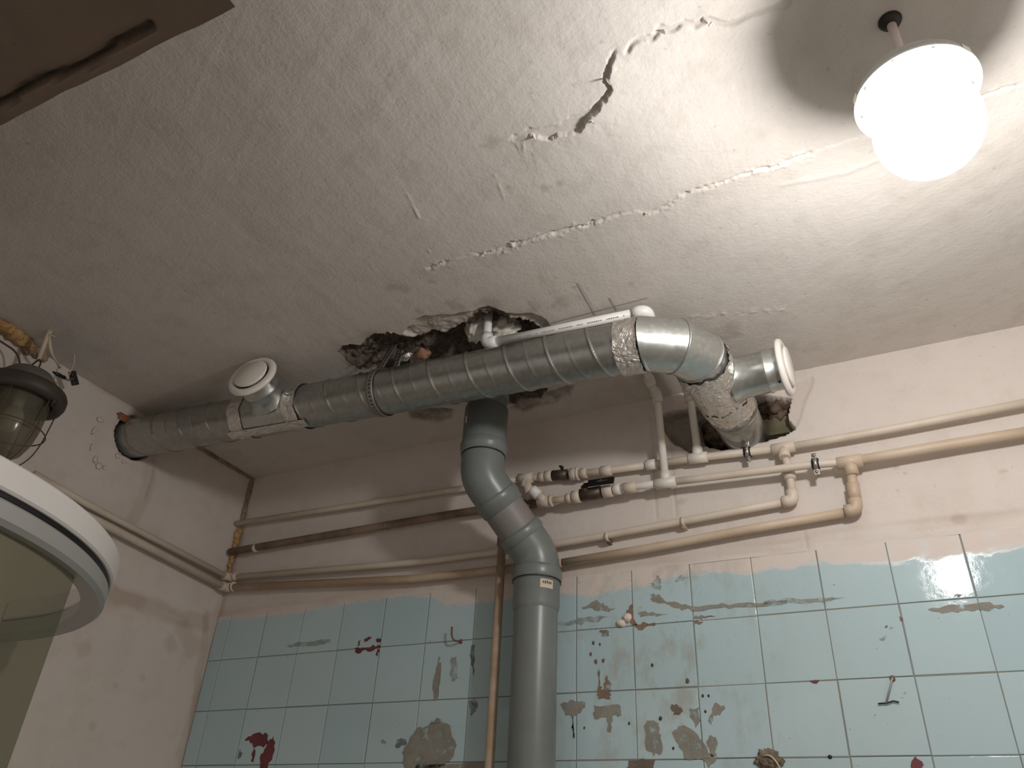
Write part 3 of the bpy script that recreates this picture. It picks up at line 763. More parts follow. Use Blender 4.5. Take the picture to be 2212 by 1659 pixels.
# ================================================================== SEWER RISER
SU = np.array([1.09, -0.25]); SL = np.array([1.19, -0.102]); RS = 0.055
sew = thing('sewer_riser', (SL[0], SL[1], 0), 'grey plastic sewer riser with a double bend in front of the tiles', 'sewer pipe')
off = SL - SU; hl = np.hypot(*off); hd = off / hl
def S3(p, z): return np.array([p[0], p[1], z])
zu = 2.310                             # axis height of the upper bend
zl = zu - hl
cU, cL = S3(SU, zu), S3(SL, zl); sd_ = unit(cL - cU)
g = G(); g.lathe([(RS, 0), (RS, .40)], S3(SU, 2.36), (0, 0, 1), 48); obj('pipe', g, 'pvc', sew)
g = G(); g.lathe([(RS, -.008), (.0605, -.006), (.0605, .004), (.0635, .008), (.0640, .012), (.0640, .022), (.0618, .026), (.0600, .030), (.0600, .135), (RS, .139)], S3(SU, 2.378), (0, 0, 1), 48)
up = obj('socket', g, 'pvc', sew)
g = G(); g.lathe([(.0592, 0), (.0592, .004)], S3(SU, 2.3665), (0, 0, 1), 40); obj('rubber_seal', g, 'rubber', up)
g = G(); g.lathe([(RS, 0), (.0600, .002), (.0600, .07)], S3(SU, 2.545), (0, 0, 1), 44); obj('ceiling_socket', g, 'pvc', sew)
# upper 45 degree bend, slanted middle piece, lower bend
def bend_pts(c, d0, d1, L, n=10):
    return fillet([c - np.array(d0) * L, c, c + np.array(d1) * L], L * .9, n)
g = G(); g.tube(bend_pts(cU, (0, 0, -1), sd_, .066), .0578, 44, caps=False); obj('upper_bend', g, 'pvc', sew)
mL = np.linalg.norm(cL - cU)
g = G(); g.lathe([(.0560, .058), (.0602, .060), (.0618, .064), (.0618, .080), (.0590, .084), (.0585, .098), (RS, .100)], cU, sd_, 44); obj('slant_socket', g, 'pvc', sew)
g = G(); g.lathe([(RS, .05), (RS, mL - .04)], cU, sd_, 44); obj('slant_pipe', g, 'pvc_dirty', sew)
g = G(); g.lathe([(RS, mL - .088), (.0590, mL - .086), (.0612, mL - .080), (.0612, mL - .064), (.0580, mL - .060)], cU, sd_, 44); obj('slant_collar', g, 'pvc', sew)
g = G(); g.tube(bend_pts(cL, sd_, (0, 0, -1), .066), .0575, 44, caps=False); obj('lower_bend', g, 'pvc', sew)
zs_ = zl - .046
g = G(); g.lathe([(.0560, .014), (.0625, .010), (.0640, .004), (.0640, -.016), (.0615, -.021), (.0590, -.024), (.0590, -.085), (.0555, -.096)], S3(SL, zs_), (0, 0, 1), 48); low = obj('socket', g, 'pvc', sew)
g = G(); g.lathe([(.0628, -.0205), (.0628, -.0235)], S3(SL, zs_), (0, 0, 1), 44); obj('rubber_seal', g, 'rubber', low)
g = G(); g.lathe([(RS, 0), (RS, zs_ - .02)], S3(SL, 0.0), (0, 0, 1), 48); obj('pipe', g, 'pvc', sew)
# paper stickers
def sticker(c, r, z0, z1, a0, a1, mat, name, par, n=8):
    g = G(); g.lathe([(r, z0), (r, z1)], S3(c, 0), (0, 0, 1), n, a0, a1, ref=(1, 0, 0)); return obj(name, g, mat, par)
az = math.degrees(math.atan2(CAM[1] - SL[1], CAM[0] - SL[0]))
stk = sticker(SL, .0596, zs_ - .052, zs_ - .030, math.radians(az + 8), math.radians(az + 42), 'paper', 'sticker', low)
for k in range(5):
    a = az + 14 + k * 5.0
    sticker(SL, .0599, zs_ - .041 - .001 * (k % 2), zs_ - .0355 + .001 * (k % 3), math.radians(a), math.radians(a + 3.1), 'ink', 'print_mark', stk, 2)
sticker(SU, .0606, 2.452, 2.475, math.radians(az - 62), math.radians(az - 52), 'paper', 'sticker', up)

# ================================================================== WATER PIPES
RP = 0.0101; RF = 0.0146
def pline(parent, pts, mat, r=RP, name='pipe'):
    g = G(); g.tube(pts, r, 14); return obj(name, g, mat, parent)
def sleeve(parent, c, d, L, mat, r=RF, name='coupling', rim=True):
    d = unit(d); g = G()
    if rim: prof = [(r * .8, -L / 2), (r, -L / 2 + .0008), (r, L / 2 - .0008), (r * .8, L / 2)]
    else: prof = [(r, -L / 2), (r, L / 2)]
    g.lathe(prof, c, d, 20, cap=True); return obj(name, g, mat, parent)
def tee_part(parent, c, d, down, mat, r=RF, L=.056, arm=.028):
    d = unit(d); g = G(); g.lathe([(r * .8, -L / 2), (r, -L / 2 + .0008), (r, L / 2 - .0008), (r * .8, L / 2)], c, d, 20, cap=True)
    g.lathe([(r * .95, 0), (r * .98, arm - .0008), (r * .8, arm)], c, down, 20, cap=True); return obj('tee_fitting', g, mat, parent)
def elbow_part(parent, c, d0, d1, mat, r=RF, L=.026, name='elbow'):
    c = np.array(c, float); g = G(); g.tube(fillet([c - unit(d0) * L, c, c + unit(d1) * L], L * .62, 6), r, 18); return obj(name, g, mat, parent)

yA, yB = -0.032, -0.056
A = lambda u, v: onY(u, v, yA)
Bp = lambda u, v: onY(u, v, yB)
# --- A: upper line
wa = thing('water_pipe', A(1690, 968), 'uppermost cream water pipe under the ceiling, with a handleless valve', 'pipe')
a0 = A(520, 1129); aT = A(1136, 1033); aV = A(1214, 1025); aC1 = A(1310, 1017); aC2 = A(1406, 1004); aT2 = A(1508, 989); aT3 = A(1692, 968)
aE = A(1900, 932); aF = A(2260, 862)
a0[0] = 0.012
pline(wa, fillet([a0, lerp(a0, aT, .5) + [0, 0, -.002], aT], .1), 'cream', .0092)
pline(wa, [aT, A(1180, 1029)], 'cream'); pline(wa, [A(1245, 1024), aC1, aC2], 'cream'); pline(wa, [aC2, aT2, aT3], 'cream')
pline(wa, fillet([aT3, aE, aF], .2), 'cream')
tee_part(wa, aT, aC1 - aT, (0, 0, -1), 'cream', L=.046, arm=.03)
sleeve(wa, A(1172, 1030), aC1 - aT, .020, 'cream', .0138); sleeve(wa, A(1186, 1028.5), aC1 - aT, .022, 'cream', .0156, 'union_nut')
va = sleeve(wa, A(1210, 1026), aC1 - aT, .046, 'brass', .0150, 'valve_body')
g = G(); p = A(1217, 1020) + np.array([0, -.006, .004]); g.tube([p, p + np.array([0, -.012, .006])], .0042, 10); g.tube([p + np.array([-.005, -.011, .008]), p + np.array([.007, -.011, .002])], .003, 8)
obj('valve_stem', g, 'darkmetal', va)
sleeve(wa, A(1241, 1024), aC1 - aT, .024, 'cream', .0175, 'union_nut'); sleeve(wa, A(1249, 1023), aC1 - aT, .006, 'cream', .0195, 'union_flange'); sleeve(wa, A(1262, 1022), aC1 - aT, .018, 'cream', .0150)
sleeve(wa, aC1, aC2 - aC1, .030, 'cream'); sleeve(wa, aC2, aT2 - aC2, .028, 'pp')
tee_part(wa, aT2, aT3 - aT2, (0, 0, 1), 'pp', L=.050, arm=.030); tee_part(wa, aT3, aE - aT3, unit((0.02, -.25, -1)), 'cream', L=.056, arm=.032)
# riser from the second tee up to the ceiling and behind the duct
zt = 2.566
r2 = np.array([aT2[0] - .004, aT2[1] - .018, zt])
pline(wa, fillet([aT2, aT2 + np.array([0, -.004, .06]), r2, r2 + np.array([0, -.30, 0.0])], .03), 'pp', name='riser')
elbow_part(wa, r2, r2 - aT2, (0, -1, 0), 'pp')
# branch down to the lower pipe
el1 = onY(1714, 1081, -.028)
pline(wa, [aT3 + np.array([0, 0, -.01]), onY(1703, 1012, -.028), el1], 'cream', name='branch'); sleeve(wa, onY(1705, 1024, -.028), el1 - aT3, .032, 'cream')
elbow_part(wa, el1, el1 - aT3, (-1, 0, -.02), 'cream')
# stub down from the first tee
st = onY(1146, 1082, yA - .004)
pline(wa, [aT, st], 'cream', .0125, 'stub'); sleeve(wa, lerp(aT, st, .42), st - aT, .004, 'cream', .0145, 'stub_ring')
# --- B: second line
wb2 = thing('water_pipe', Bp(1835, 998), 'second cream pipe from the ceiling, with the black-handled ball valve', 'pipe')
b0 = onY(510, 1190, yA); b0[0] = .016; b1 = onY(1030, 1102, yA); b2 = onY(1150, 1090, yA)
pline(wb2, fillet([b0, lerp(b0, b1, .5), b1, b2], .1), 'dkbrown', .0122)
for u, v in ((552, 1184), (836, 1135)): sleeve(wb2, onY(u, v, yA), b1 - b0, .006 if u > 700 else .012, 'cream' if u < 700 else 'strap', .0134, 'pipe_ring')
sleeve(wb2, onY(1118, 1093, yA), b2 - b1, .05, 'dkbrown', .0165, 'threaded_socket')
bS = Bp(1184, 1083); bN = Bp(1235, 1075); bV = Bp(1283, 1066); bU = Bp(1338, 1055); bC = Bp(1360, 1052); bT = Bp(1438, 1043); bK = Bp(1762, 1003); bT2 = onY(1835, 998, yB + .012)
dB = bT - bS
pline(wb2, [b2, bS], 'dkbrown', .0125); pline(wb2, [bS, bN], 'tan', .0095)
sl = sleeve(wb2, Bp(1178, 1084), dB, .045, 'cream', .0145, 'strainer_body')
g = G(); p0 = Bp(1180, 1086); p1 = Bp(1155, 1063) + np.array([0, -.022, 0]); g.tube([p0, lerp(p0, p1, .55)], [.0125, .0125], 16); obj('strainer_leg', g, 'cream', sl)
g = G(); g.tube([lerp(p0, p1, .5), lerp(p0, p1, .92), lerp(p0, p1, 1.0)], [.0150, .0150, .0125], 18); obj('strainer_cap', g, 'ppw', sl)
sleeve(wb2, Bp(1191, 1082), dB, .008, 'tan', .0165, 'flange_ring')
sleeve(wb2, Bp(1230, 1076), dB, .016, 'cream', .0138); sleeve(wb2, Bp(1246, 1073), dB, .024, 'cream', .0175, 'union_nut')
bv = sleeve(wb2, Bp(1277, 1066.5), dB, .060, 'brass', .0178, 'valve_body')
g = G(); p = Bp(1268, 1064); g.tube([p + np.array([0, .0, 0]), p + np.array([0, -.022, .008])], [.0105, .0095], 8); obj('valve_bonnet', g, 'brass', bv)
hd0 = p + np.array([.004, -.026, .008]); hdir = unit(Bp(1330, 1047) - Bp(1280, 1054)); hn = unit((0, -1, .35)); hs = np.cross(hdir, hn)
Rm = np.stack([hdir, hs, hn], 1)
g = G(); g.box(hd0 + hdir * .048 + hn * .006, (.074, .021, .007), Rm, .003); g.box(hd0 + hdir * .006 + hn * .002, (.018, .012, .006), Rm, .001); hdl = obj('valve_handle', g, 'black', bv)
g = G(); g.box(hd0 + hdir * .052 + hn * .0098, (.030, .002, .0008), Rm); g.lathe([(.0035, 0), (.005, .0004)], hd0 + hdir * .048 + hn * .0095, hn, 12); obj('handle_emboss', g, 'strap', hdl)
sleeve(wb2, Bp(1313, 1061), dB, .028, 'cream', .0168, 'union_nut'); sleeve(wb2, Bp(1333, 1057), dB, .020, 'pp', .0150); pline(wb2, [bU, bT], 'pp'); sleeve(wb2, Bp(1361, 1053), dB, .034, 'cream')
tee_part(wb2, bT, dB, (0, 0, 1), 'pp', L=.056, arm=.032); pline(wb2, fillet([bT, lerp(bT, bK, .5), bK, bT2], .15), 'cream', .0098)
tee_part(wb2, bT2, (1, 0, 0.0), unit((.02, .1, -1)), 'tan', RF * 1.08, L=.058, arm=.034)
bR1 = onY(2040, 962, -.036); bR2 = onY(2260, 927, -.032)
pline(wb2, fillet([bT2, bR1, bR2], .2), 'tan', .0125)
el2 = onY(1850, 1101, -.030)
pline(wb2, [bT2, el2], 'tan', .0112, 'branch'); sleeve(wb2, lerp(bT2, el2, .62), el2 - bT2, .040, 'tan'); elbow_part(wb2, el2, el2 - bT2, (-1, 0, -.03), 'tan', RF * 1.05)
# riser from its tee: up the wall, along the ceiling over the duct, back into the hole
r1 = np.array([bT[0] - .002, bT[1] - .024, 2.560]); q1 = np.array([1.611, -.447, 2.563]); q2 = np.array([1.203, -.474, 2.561]); q3 = q2 + np.array([-.004, .004, .12])
j1 = r1 + np.array([.0, -.05, .004])
k1 = np.array([1.545, -.33, 2.566]); k2 = np.array([q1[0], -.385, 2.566])
pline(wb2, fillet([bT, r1, j1, k1, k2, q1], .02), 'pp', name='riser')
elbow_part(wb2, r1, (0, 0, 1), unit(j1 - r1), 'pp', L=.024); elbow_part(wb2, lerp(j1, k1, .12), k1 - j1, k1 - j1, 'pp', L=.014, name='coupling')
pline(wb2, [q1, q2], 'ppw', .0112, 'loop_pipe'); elbow_part(wb2, q1, q1 - k2, q2 - q1, 'ppw', .0158, .03); elbow_part(wb2, q2, q2 - q1, q3 - q2, 'ppw', .0158, .028); pline(wb2, [q2, q3], 'ppw', .0112, 'loop_pipe')
# faint print on the white pipe
lp = [o for o in wb2.children if o.name.startswith('loop_pipe')][0]
pd = unit(q1 - q2); fn = unit(np.array([0.02, -.75, -.66])); sn = np.cross(pd, fn)
g = G(); rp = random.Random(5); s = .07
while s < .36:
    wd = rp.choice([.0028, .0034, .004]); hh = rp.choice([.0026, .0032])
    g.box(q2 + pd * (s + wd / 2) + fn * .0112, (wd, hh, .0005), np.stack([pd, sn, fn], 1)); s += wd + rp.choice([.0016, .0016, .002, .012])
obj('printed_line', g, 'print', lp)
# --- C and D: the two lower pipes that turn onto the left wall
yC = -.027
def corner_line(name, pts_px, end_l, mat, r, label, eps):
    o = thing(name, onY(*pts_px[0], yC), label, 'pipe'); P = [onY(u, v, yC) for u, v in pts_px]
    return o, P
wc, Pc = corner_line('water_pipe', [(1714, 1081), (1500, 1122), (1215, 1174), (900, 1215), (505, 1246)], None, 'cream', RP, 'cream lower pipe running from a white elbow round to the left wall', 0)
Pc[-1] = np.array([.030, yC, Pc[-1][2]])
cl = onX(72, 1023, .018); cl0 = np.array([.030, yC, Pc[-1][2]])
pline(wc, fillet(Pc, .1), 'cream'); pline(wc, [cl0, onX(190, 1090, .028), cl], 'cream'); elbow_part(wc, cl0, (-1, 0, 0), (0, -1, .02), 'cream', .0138, .022)
sleeve(wc, Pc[-1] + np.array([.03, 0, 0]), (1, 0, 0), .02, 'cream', .0132)
wd_, Pd = corner_line('water_pipe', [(1850, 1103), (1620, 1143), (1400, 1185), (1215, 1216), (900, 1250), (498, 1268)], None, 'tan', .0112, 'tan stained lowest pipe hugging the wall just above the tiles', 0)
Pd[-1] = np.array([.030, yC, Pd[-1][2]])
dl0 = Pd[-1]; dl1 = onX(240, 1140, .028); dl2 = onX(72, 1056, .018)
g = G(); k = 3; pline(wd_, Pd[:4], 'tan', .0112); pline(wd_, Pd[3:], 'brown', .0112); pline(wd_, [dl0, dl1, dl2], 'cream', .0112)
elbow_part(wd_, dl0, (-1, 0, 0), (0, -1, .02), 'cream', .0150, .024); sleeve(wd_, dl0 + np.array([.034, 0, 0]), (1, 0, 0), .004, 'pp', .0160, 'pipe_ring')

g = G(); g.lump(onY(1682, 885, .05), (.045, .03, .035), 4, .5, 2.4, 6); obj('broken_masonry', g, 'rubble', wb)
g = G(); g.lump(onY(1560, 935, .07), (.05, .03, .05), 4, .45, 2.2, 11); obj('broken_masonry', g, 'rubble', wb)
g = G(); g.box(onY(1665, 928, .055), (.13, .03, .05)); obj('hole_light_block', g, 'olive', wb)  # added block; greenish light at the hole bottom is put into its colour
# pipe clamps (band, rubber lining, two bolts) and small clips
def clamp(c, d, label):
    t = thing('pipe_clamp', (c[0], 0, c[2]), label, 'pipe clamp', 'zinc pipe clamps on the upper pipes')
    d = unit(d); g = G(); g.lathe([(.0105, -.008), (.0142, -.008), (.0142, .008), (.0105, .008)], c, d, 24); obj('rubber_lining', g, 'rubber', t)
    g = G(); g.lathe([(.0144, -.0045), (.0152, -.0045), (.0152, .0045), (.0144, .0045)], c, d, 24); obj('metal_band', g, 'chrome', t)
    for s in (1, -1):
        e = np.array([0, 0, s * 1.0]); g = G(); g.box(np.array(c) + e * .0215 + np.array([0, -.002, 0]), (.013, .006, .013), None, .001); lug = obj('lug', g, 'chrome', t)
        g = G(); g.lathe([(.0001, .0), (.0042, .0), (.0042, .003), (.002, .004), (.0001, .004)], np.array(c) + e * .0215 + np.array([0, -.005, 0]), (0, -1, 0), 8); obj('bolt', g, 'strap', lug)
    g = G(); g.tube([np.array(c) + [0, .013, 0], (c[0], -.002, c[2])], .004, 10); obj('fixing_stud', g, 'strap', t)
clamp(A(1615, 977), aT3 - aT2, 'zinc clamp on the uppermost pipe just below the wall sleeve')
clamp(bK, bK - bT, 'zinc clamp on the second pipe right of the branch')
for (u, v, lb) in ((1312, 1160, 'small brown clip on the cream lower pipe nearest the grey riser'), (1476, 1128, 'small cream clip on the lower pipe right of the brown clip')):
    p = onY(u, v, yC); t = thing('pipe_clip', (p[0], 0, p[2]), lb, 'pipe clip')
    g = G(); g.lathe([(.0112, -.005), (.0128, -.005), (.0128, .005), (.0112, .005)], p, (1, 0, .02), 20); obj('clip_ring', g, 'cream', t)
    g = G(); g.box(p + np.array([0, .012, -.008]), (.009, .026, .012)); obj('clip_foot', g, 'dkbrown' if u < 1400 else 'cream', t)
# thin tan drain pipe standing beside the riser
dp = onY(1066, 1500, -.075); dpt = onY(1076, 1196, -.075)
dr = thing('drain_pipe', (dp[0], -.075, 0), 'thin tan vertical pipe standing left of the grey riser', 'pipe')
pline(dr, [(dp[0], -.075, 0.0), (dp[0], -.075, dpt[2] + .045)], 'brown', .0118); sleeve(dr, (dp[0], -.075, dpt[2] + .035), (0, 0, 1), .03, 'dkbrown', .0142, 'top_socket')
g = G(); g.box((dp[0] + .017, -.04, dpt[2] - .012), (.012, .07, .012)); obj('fixing_bracket', g, 'pp', dr)

# ================================================================== GLOBE LAMP
LB = np.array([2.186, -0.970, ZC])
lampo = thing('globe_lamp', LB, 'glowing round globe lamp on a rod under the ceiling', 'lamp')
g = G(); g.lathe([(.001, .004), (.016, .004), (.018, -.002), (.014, -.010), (.0065, -.014)], LB, (0, 0, 1), 24); obj('ceiling_cup', g, 'darkmetal', lampo)
g = G(); g.tube([LB + [0, 0, .01], LB - [0, 0, .05], LB + np.array([0, 0, -.115])], [.0075, .0066, .0060], 14); obj('rod', g, 'rodpaint', lampo)
zd = -.184
g = G(); g.lathe([(.001, .085), (.018, .083), (.024, .072), (.040, .050), (.070, .030), (.0800, .016), (.0832, .004), (.0850, .002), (.0858, -.002), (.0858, -.0045), (.0840, -.0045), (.0828, .001), (.080, .004), (.068, .008), (.02, .020), (.001, .021)], LB + [0, 0, zd], (0, 0, 1), 56); dish = obj('dish', g, 'zincdish', lampo)
for a in (200, 320, 80):
    r = math.radians(a); d = np.array([math.cos(r), math.sin(r), 0]); c = LB + [0, 0, zd] + d * .0775
    g = G(); Rm = np.stack([d, np.array([-d[1], d[0], 0]), np.array([0, 0, 1.])], 1); g.box(c + d * .008 + [0, 0, -.002], (.002, .016, .012), Rm, .0004); g.box(c - d * .003 + [0, 0, -.007], (.020, .014, .0015), Rm); obj('clip', g, 'chrome', lampo)
for a in range(0, 360, 40):
    r = math.radians(a + 10); c = LB + np.array([.0755 * math.cos(r), .0755 * math.sin(r), zd + .0035]); g = G(); g.lathe([(.0001, -.002), (.002, -.002), (.002, .002)], c, (0, 0, 1), 8); obj('rivet', g, 'darkmetal', dish)
gc = LB + np.array([0, 0, -.258])
prof = [(.045, .066), (.050, .060)] + [(.0725 * math.sin(q), .0725 * math.cos(q)) for q in np.linspace(math.radians(44), math.pi, 30)]
g = G(); g.lathe([(max(r, .0002), hh) for r, hh in prof], gc, (0, 0, 1), 48); obj('globe', g, 'globe', lampo)
ld = bpy.data.lights.new('bulb', 'POINT'); ld.energy = LAMP_BULB; ld.color = LC[:3]; ld.shadow_soft_size = 0.042
lo = bpy.data.objects.new('bulb', ld); COL.objects.link(lo); lo.parent = lampo; lo.location = Vector((0, 0, -.277))
g = G(); g.lathe([(.014, .036), (.014, .07), (.02, .08)], gc, (0, 0, 1), 18); obj('bulb_socket', g, 'white_enamel', lampo)

# ================================================================== CAGED LAMP BY THE LEFT WALL
CB = np.array([.112, -.915, ZC])
cl_ = thing('caged_lamp', CB, 'unlit old caged bulkhead lamp hanging by the left wall', 'lamp')
cz = 2.6 - .182
O = np.array([CB[0] - .004, CB[1], cz])
g = G(); g.lathe([(.0005, .062), (.030, .060), (.050, .050), (.070, .026), (.078, .010), (.082, 0)], O, (0, 0, 1), 48); hs_ = obj('housing', g, 'lamp_grey', cl_)
g = G(); g.lathe([(.080, .006), (.098, .004), (.103, -.006), (.103, -.022), (.098, -.034), (.086, -.036), (.074, -.030)], O, (0, 0, 1), 48); obj('flange', g, 'lamp_rim', cl_)
g = G(); g.lathe([(.070, -.02), (.071, -.05), (.069, -.10), (.063, -.14), (.050, -.172), (.030, -.190), (.0005, -.197)], O, (0, 0, 1), 44); obj('glass_jar', g, 'jar', cl_)
g = G(); g.lump(O + [0, 0, -.085], (.026, .026, .036), 3, 0); g.lathe([(.013, -.01), (.013, -.055)], O, (0, 0, 1), 16); obj('old_bulb', g, 'whitefoam', cl_)
for k in range(6):
    a = math.radians(60 * k + 14); d = np.array([math.cos(a), math.sin(a), 0])
    P = [O + d * r + [0, 0, zz] for r, zz in [(.090, -.030), (.088, -.07), (.084, -.12), (.074, -.165), (.052, -.200), (.02, -.222), (.002, -.225)]]
    g = G(); g.tube(fillet(P, .02, 4), .0017, 8); obj('cage_wire', g, 'wire', cl_)
g = G(); hoop(g, O + [0, 0, -.115], (0, 0, 1), .0865, .0016); obj('cage_ring', g, 'wire', cl_)
for a in (20, 140, 260):
    r = math.radians(a); g = G(); c = O + np.array([.094 * math.cos(r), .094 * math.sin(r), -.036]); g.lathe([(.0005, -.012), (.007, -.012), (.007, .004)], c, (0, 0, 1), 8); obj('clamp_screw', g, 'darkmetal', cl_)
hk = onZ(107, 716, 2.6)
g = G(); g.tube([O + [-.018, 0, .055], O + [-.016, 0, .085], O + [.004, 0, .096], O + [.018, 0, .080], O + [.020, 0, .05]], .0024, 8); obj('hanging_ring', g, 'wire', cl_)
g = G(); g.tube(fillet([np.array([hk[0], hk[1], 2.605]), np.array([hk[0], hk[1], 2.592]), lerp(hk, O + [0, 0, .095], .5) + [.004, 0, 0], O + [0, 0, .094]], .01), [.007] * 3 + [.006] * 16, 10) if False else g.tube([np.array([hk[0], hk[1], 2.605]), np.array([hk[0], hk[1], 2.585]), O + [.002, 0, .093]], [.009, .0065, .005], 10); obj('hook_insulator', g, 'whitewire', cl_)
# wires
g = G(); g.tube(fillet([onX(-40, 708, .02), onX(0, 737, .03), onX(40, 762, .06), O + [-.03, -.01, .05]], .03), .0028, 8)
mark(obj('supply_cable', g, 'cable'), 'brown cable entering the caged lamp from the left', 'cable')
pA = np.array([hk[0] + .004, hk[1], 2.588]); pB = onX(130, 795, .09); pC = onX(152, 822, .07)
wr = thing('wire_connector', pC, 'black terminal block with loose pale wires beside the caged lamp', 'connector')
g = G(); g.tube(fillet([pA, pA + np.array([.004, .02, -.045]), pB], .03), [.0045, .0045, .0045, .0042, .004, .0036, .003, .003, .003][:len(fillet([pA, pA + np.array([.004, .02, -.045]), pB], .03))], 8); obj('twisted_lead', g, 'whitewire', wr)
g = G(); g.tube(fillet([pA, onX(150, 735, .08), onX(165, 775, .08), onX(148, 812, .075)], .05), .0016, 8); obj('loose_wire', g, 'whitewire', wr)
g = G(); q0 = onX(114, 803, .085); q1_ = onX(140, 817, .08); g.tube([q0, lerp(q0, q1_, .4), q1_], [.002, .006, .005], 8); obj('tape_end', g, 'black', wr)
g = G(); g.tube(fillet([onX(138, 812, .08), onX(145, 822, .078), onX(156, 818, .075)], .01), .003, 8); obj('bare_loop', g, 'strap', wr)
g = G(); q0 = onX(155, 802, .07); q1_ = onX(163, 832, .065); axq = unit(q1_ - q0); cc = lerp(q0, q1_, .5); s1 = unit(np.cross(axq, (0, 1, 0))); g.box(cc, (np.linalg.norm(q1_ - q0), .016, .014), np.stack([axq, s1, np.cross(axq, s1)], 1), .002); blk = obj('terminal_block', g, 'black', wr)
for k in range(3):
    g = G(); g.lathe([(.0032, 0), (.0032, .003), (.001, .003)], lerp(q0, q1_, .2 + .3 * k) + [.007, -.006, 0], (.7, -.7, 0), 8); obj('terminal_screw', g, 'darkmetal', blk)

# expanding foam in the corners
def foam(name, pts, mat, label, r, seed):
    o = G()
    for k, p in enumerate(pts):
        o.lump(p, tuple(np.array(r) * (.8 + .5 * random.random())), 3, .55, 1.7, seed + k * 1.3)
    me = obj(name, o, mat, base=np.mean(pts, 0)); return mark(me, label, 'foam')
def cpt(u, v):           # point on the wall/ceiling corner line
    p = onZ(u, v, 2.59); return np.array([max(.004, min(p[0], .03)), p[1], 2.590])
foam('foam_bead', [cpt(-30, 672), cpt(-10, 690), cpt(8, 702), cpt(22, 712), cpt(35, 722), cpt(48, 734), cpt(60, 744)], 'foam', 'orange expanding foam bulging from the ceiling corner at the left edge', (.020, .020, .014), 3)
foam('foam_bead', [cpt(64, 748), cpt(78, 757), cpt(92, 766)], 'foam_dirty', 'dirty foam smear on the wall behind the caged lamp', (.012, .018, .022), 9)
foam('foam_bead', [np.array([.010, -.012 - .004 * (k % 2), z]) for k, z in enumerate(np.linspace(2.255, 2.395, 9))], 'foam', 'orange foam strip filling the room corner between the pipes', (.008, .007, .012), 15)
foam('foam_bead', [np.array([.006, -.008, z]) for z in np.linspace(2.44, 2.590, 13)], 'foam_dirty', 'brown foam crust in the upper room corner', (.006, .006, .011), 25)
foam('foam_bead', [np.array([.006, y, 2.596]) for y in np.linspace(-.03, -.33, 18)], 'foam_dirty', 'brown foam crust along the ceiling below the duct at left', (.006, .011, .005), 35)

# stuff in the ceiling hole
o = G(); o.lump(onZ(1025, 715, 2.625) + [0, .01, .02], (.030, .022, .045), 4, .35, 2.4, 4.0); mark(obj('insulation_lump', o, 'whitefoam', base=onZ(1025, 715, 2.64)), 'white crumbly foam lump left of the pipe in the ceiling hole', 'foam')
o = G(); o.lump(onZ(1080, 715, 2.628) + [0, .02, .02], (.045, .026, .035), 4, .4, 2.2, 7.0); mark(obj('insulation_lump', o, 'whitefoam', base=onZ(1080, 715, 2.64)), 'white foam lump right of the pipe in the ceiling hole', 'foam')
o = G(); o.lump(onZ(912, 765, 2.61), (.022, .016, .016), 3, .4, 1.8, 9.0); mark(obj('brick_fragment', o, 'brick', base=onZ(912, 765, 2.61)), 'red brick fragment showing in the ceiling hole above the duct', 'brick')
o = G(); o.lump(onZ(876, 770, 2.602), (.018, .012, .012), 3, .35, 2.0, 12.0); mark(obj('foil_scrap', o, 'foil', base=onZ(876, 770, 2.602)), 'crumpled foil scrap between strap and brick fragment', 'foil')

# ================================================================== SHOWER CABIN
SC = np.array([.11, -1.31]); shw = thing('shower_cabin', (SC[0], SC[1], 0), 'white framed curved shower cabin at the lower left edge', 'shower')
def sweep_rail(name, r0, r1, z0, z1, mat, parent, bev=.004):
    prof = [(r0, z0 + bev), (r0 + bev, z0), (r1 - bev, z0), (r1, z0 + bev), (r1, z1 - bev), (r1 - bev, z1), (r0 + bev, z1), (r0, z1 - bev)]
    # path: straight from the left wall, quarter arc, straight to the front
    st = []
    st.append((np.array([0.004, SC[1]]), np.array([0, 1.0])))
    for k in range(49):
        a = math.pi / 2 * (1 - k / 48); st.append((SC.copy(), np.array([math.cos(a), math.sin(a)])))
    st.append((np.array([SC[0], SC[1] - .35]), np.array([1.0, 0])))
    V = []; F = []; m_ = len(prof)
    for c, d in st:
        for r, z in prof: V.append((c[0] + d[0] * r, c[1] + d[1] * r, z))
    for i in range(len(st) - 1):
        for k in range(m_):
            l = (k + 1) % m_; F.append((i * m_ + k, i * m_ + l, (i + 1) * m_ + l, (i + 1) * m_ + k))
    F.append(tuple(range(m_))); F.append(tuple((len(st) - 1) * m_ + k for k in range(m_)))
    g = G(); g.add(V, F, True); return obj(name, g, mat, parent, auto=35)
tr1 = sweep_rail('top_rail', .625, .663, 1.903, 1.952, 'white_frame', shw)
sweep_rail('rail_gap', .628, .655, 1.894, 1.906, 'black', tr1, .001)
tr2 = sweep_rail('guide_rail', .612, .658, 1.855, 1.897, 'grey_frame', shw, .008)
sweep_rail('bottom_rail', .625, .663, .16, .20, 'white_frame', shw); sweep_rail('tray', .02, .68, 0.0, .155, 'white_enamel', shw, .01)
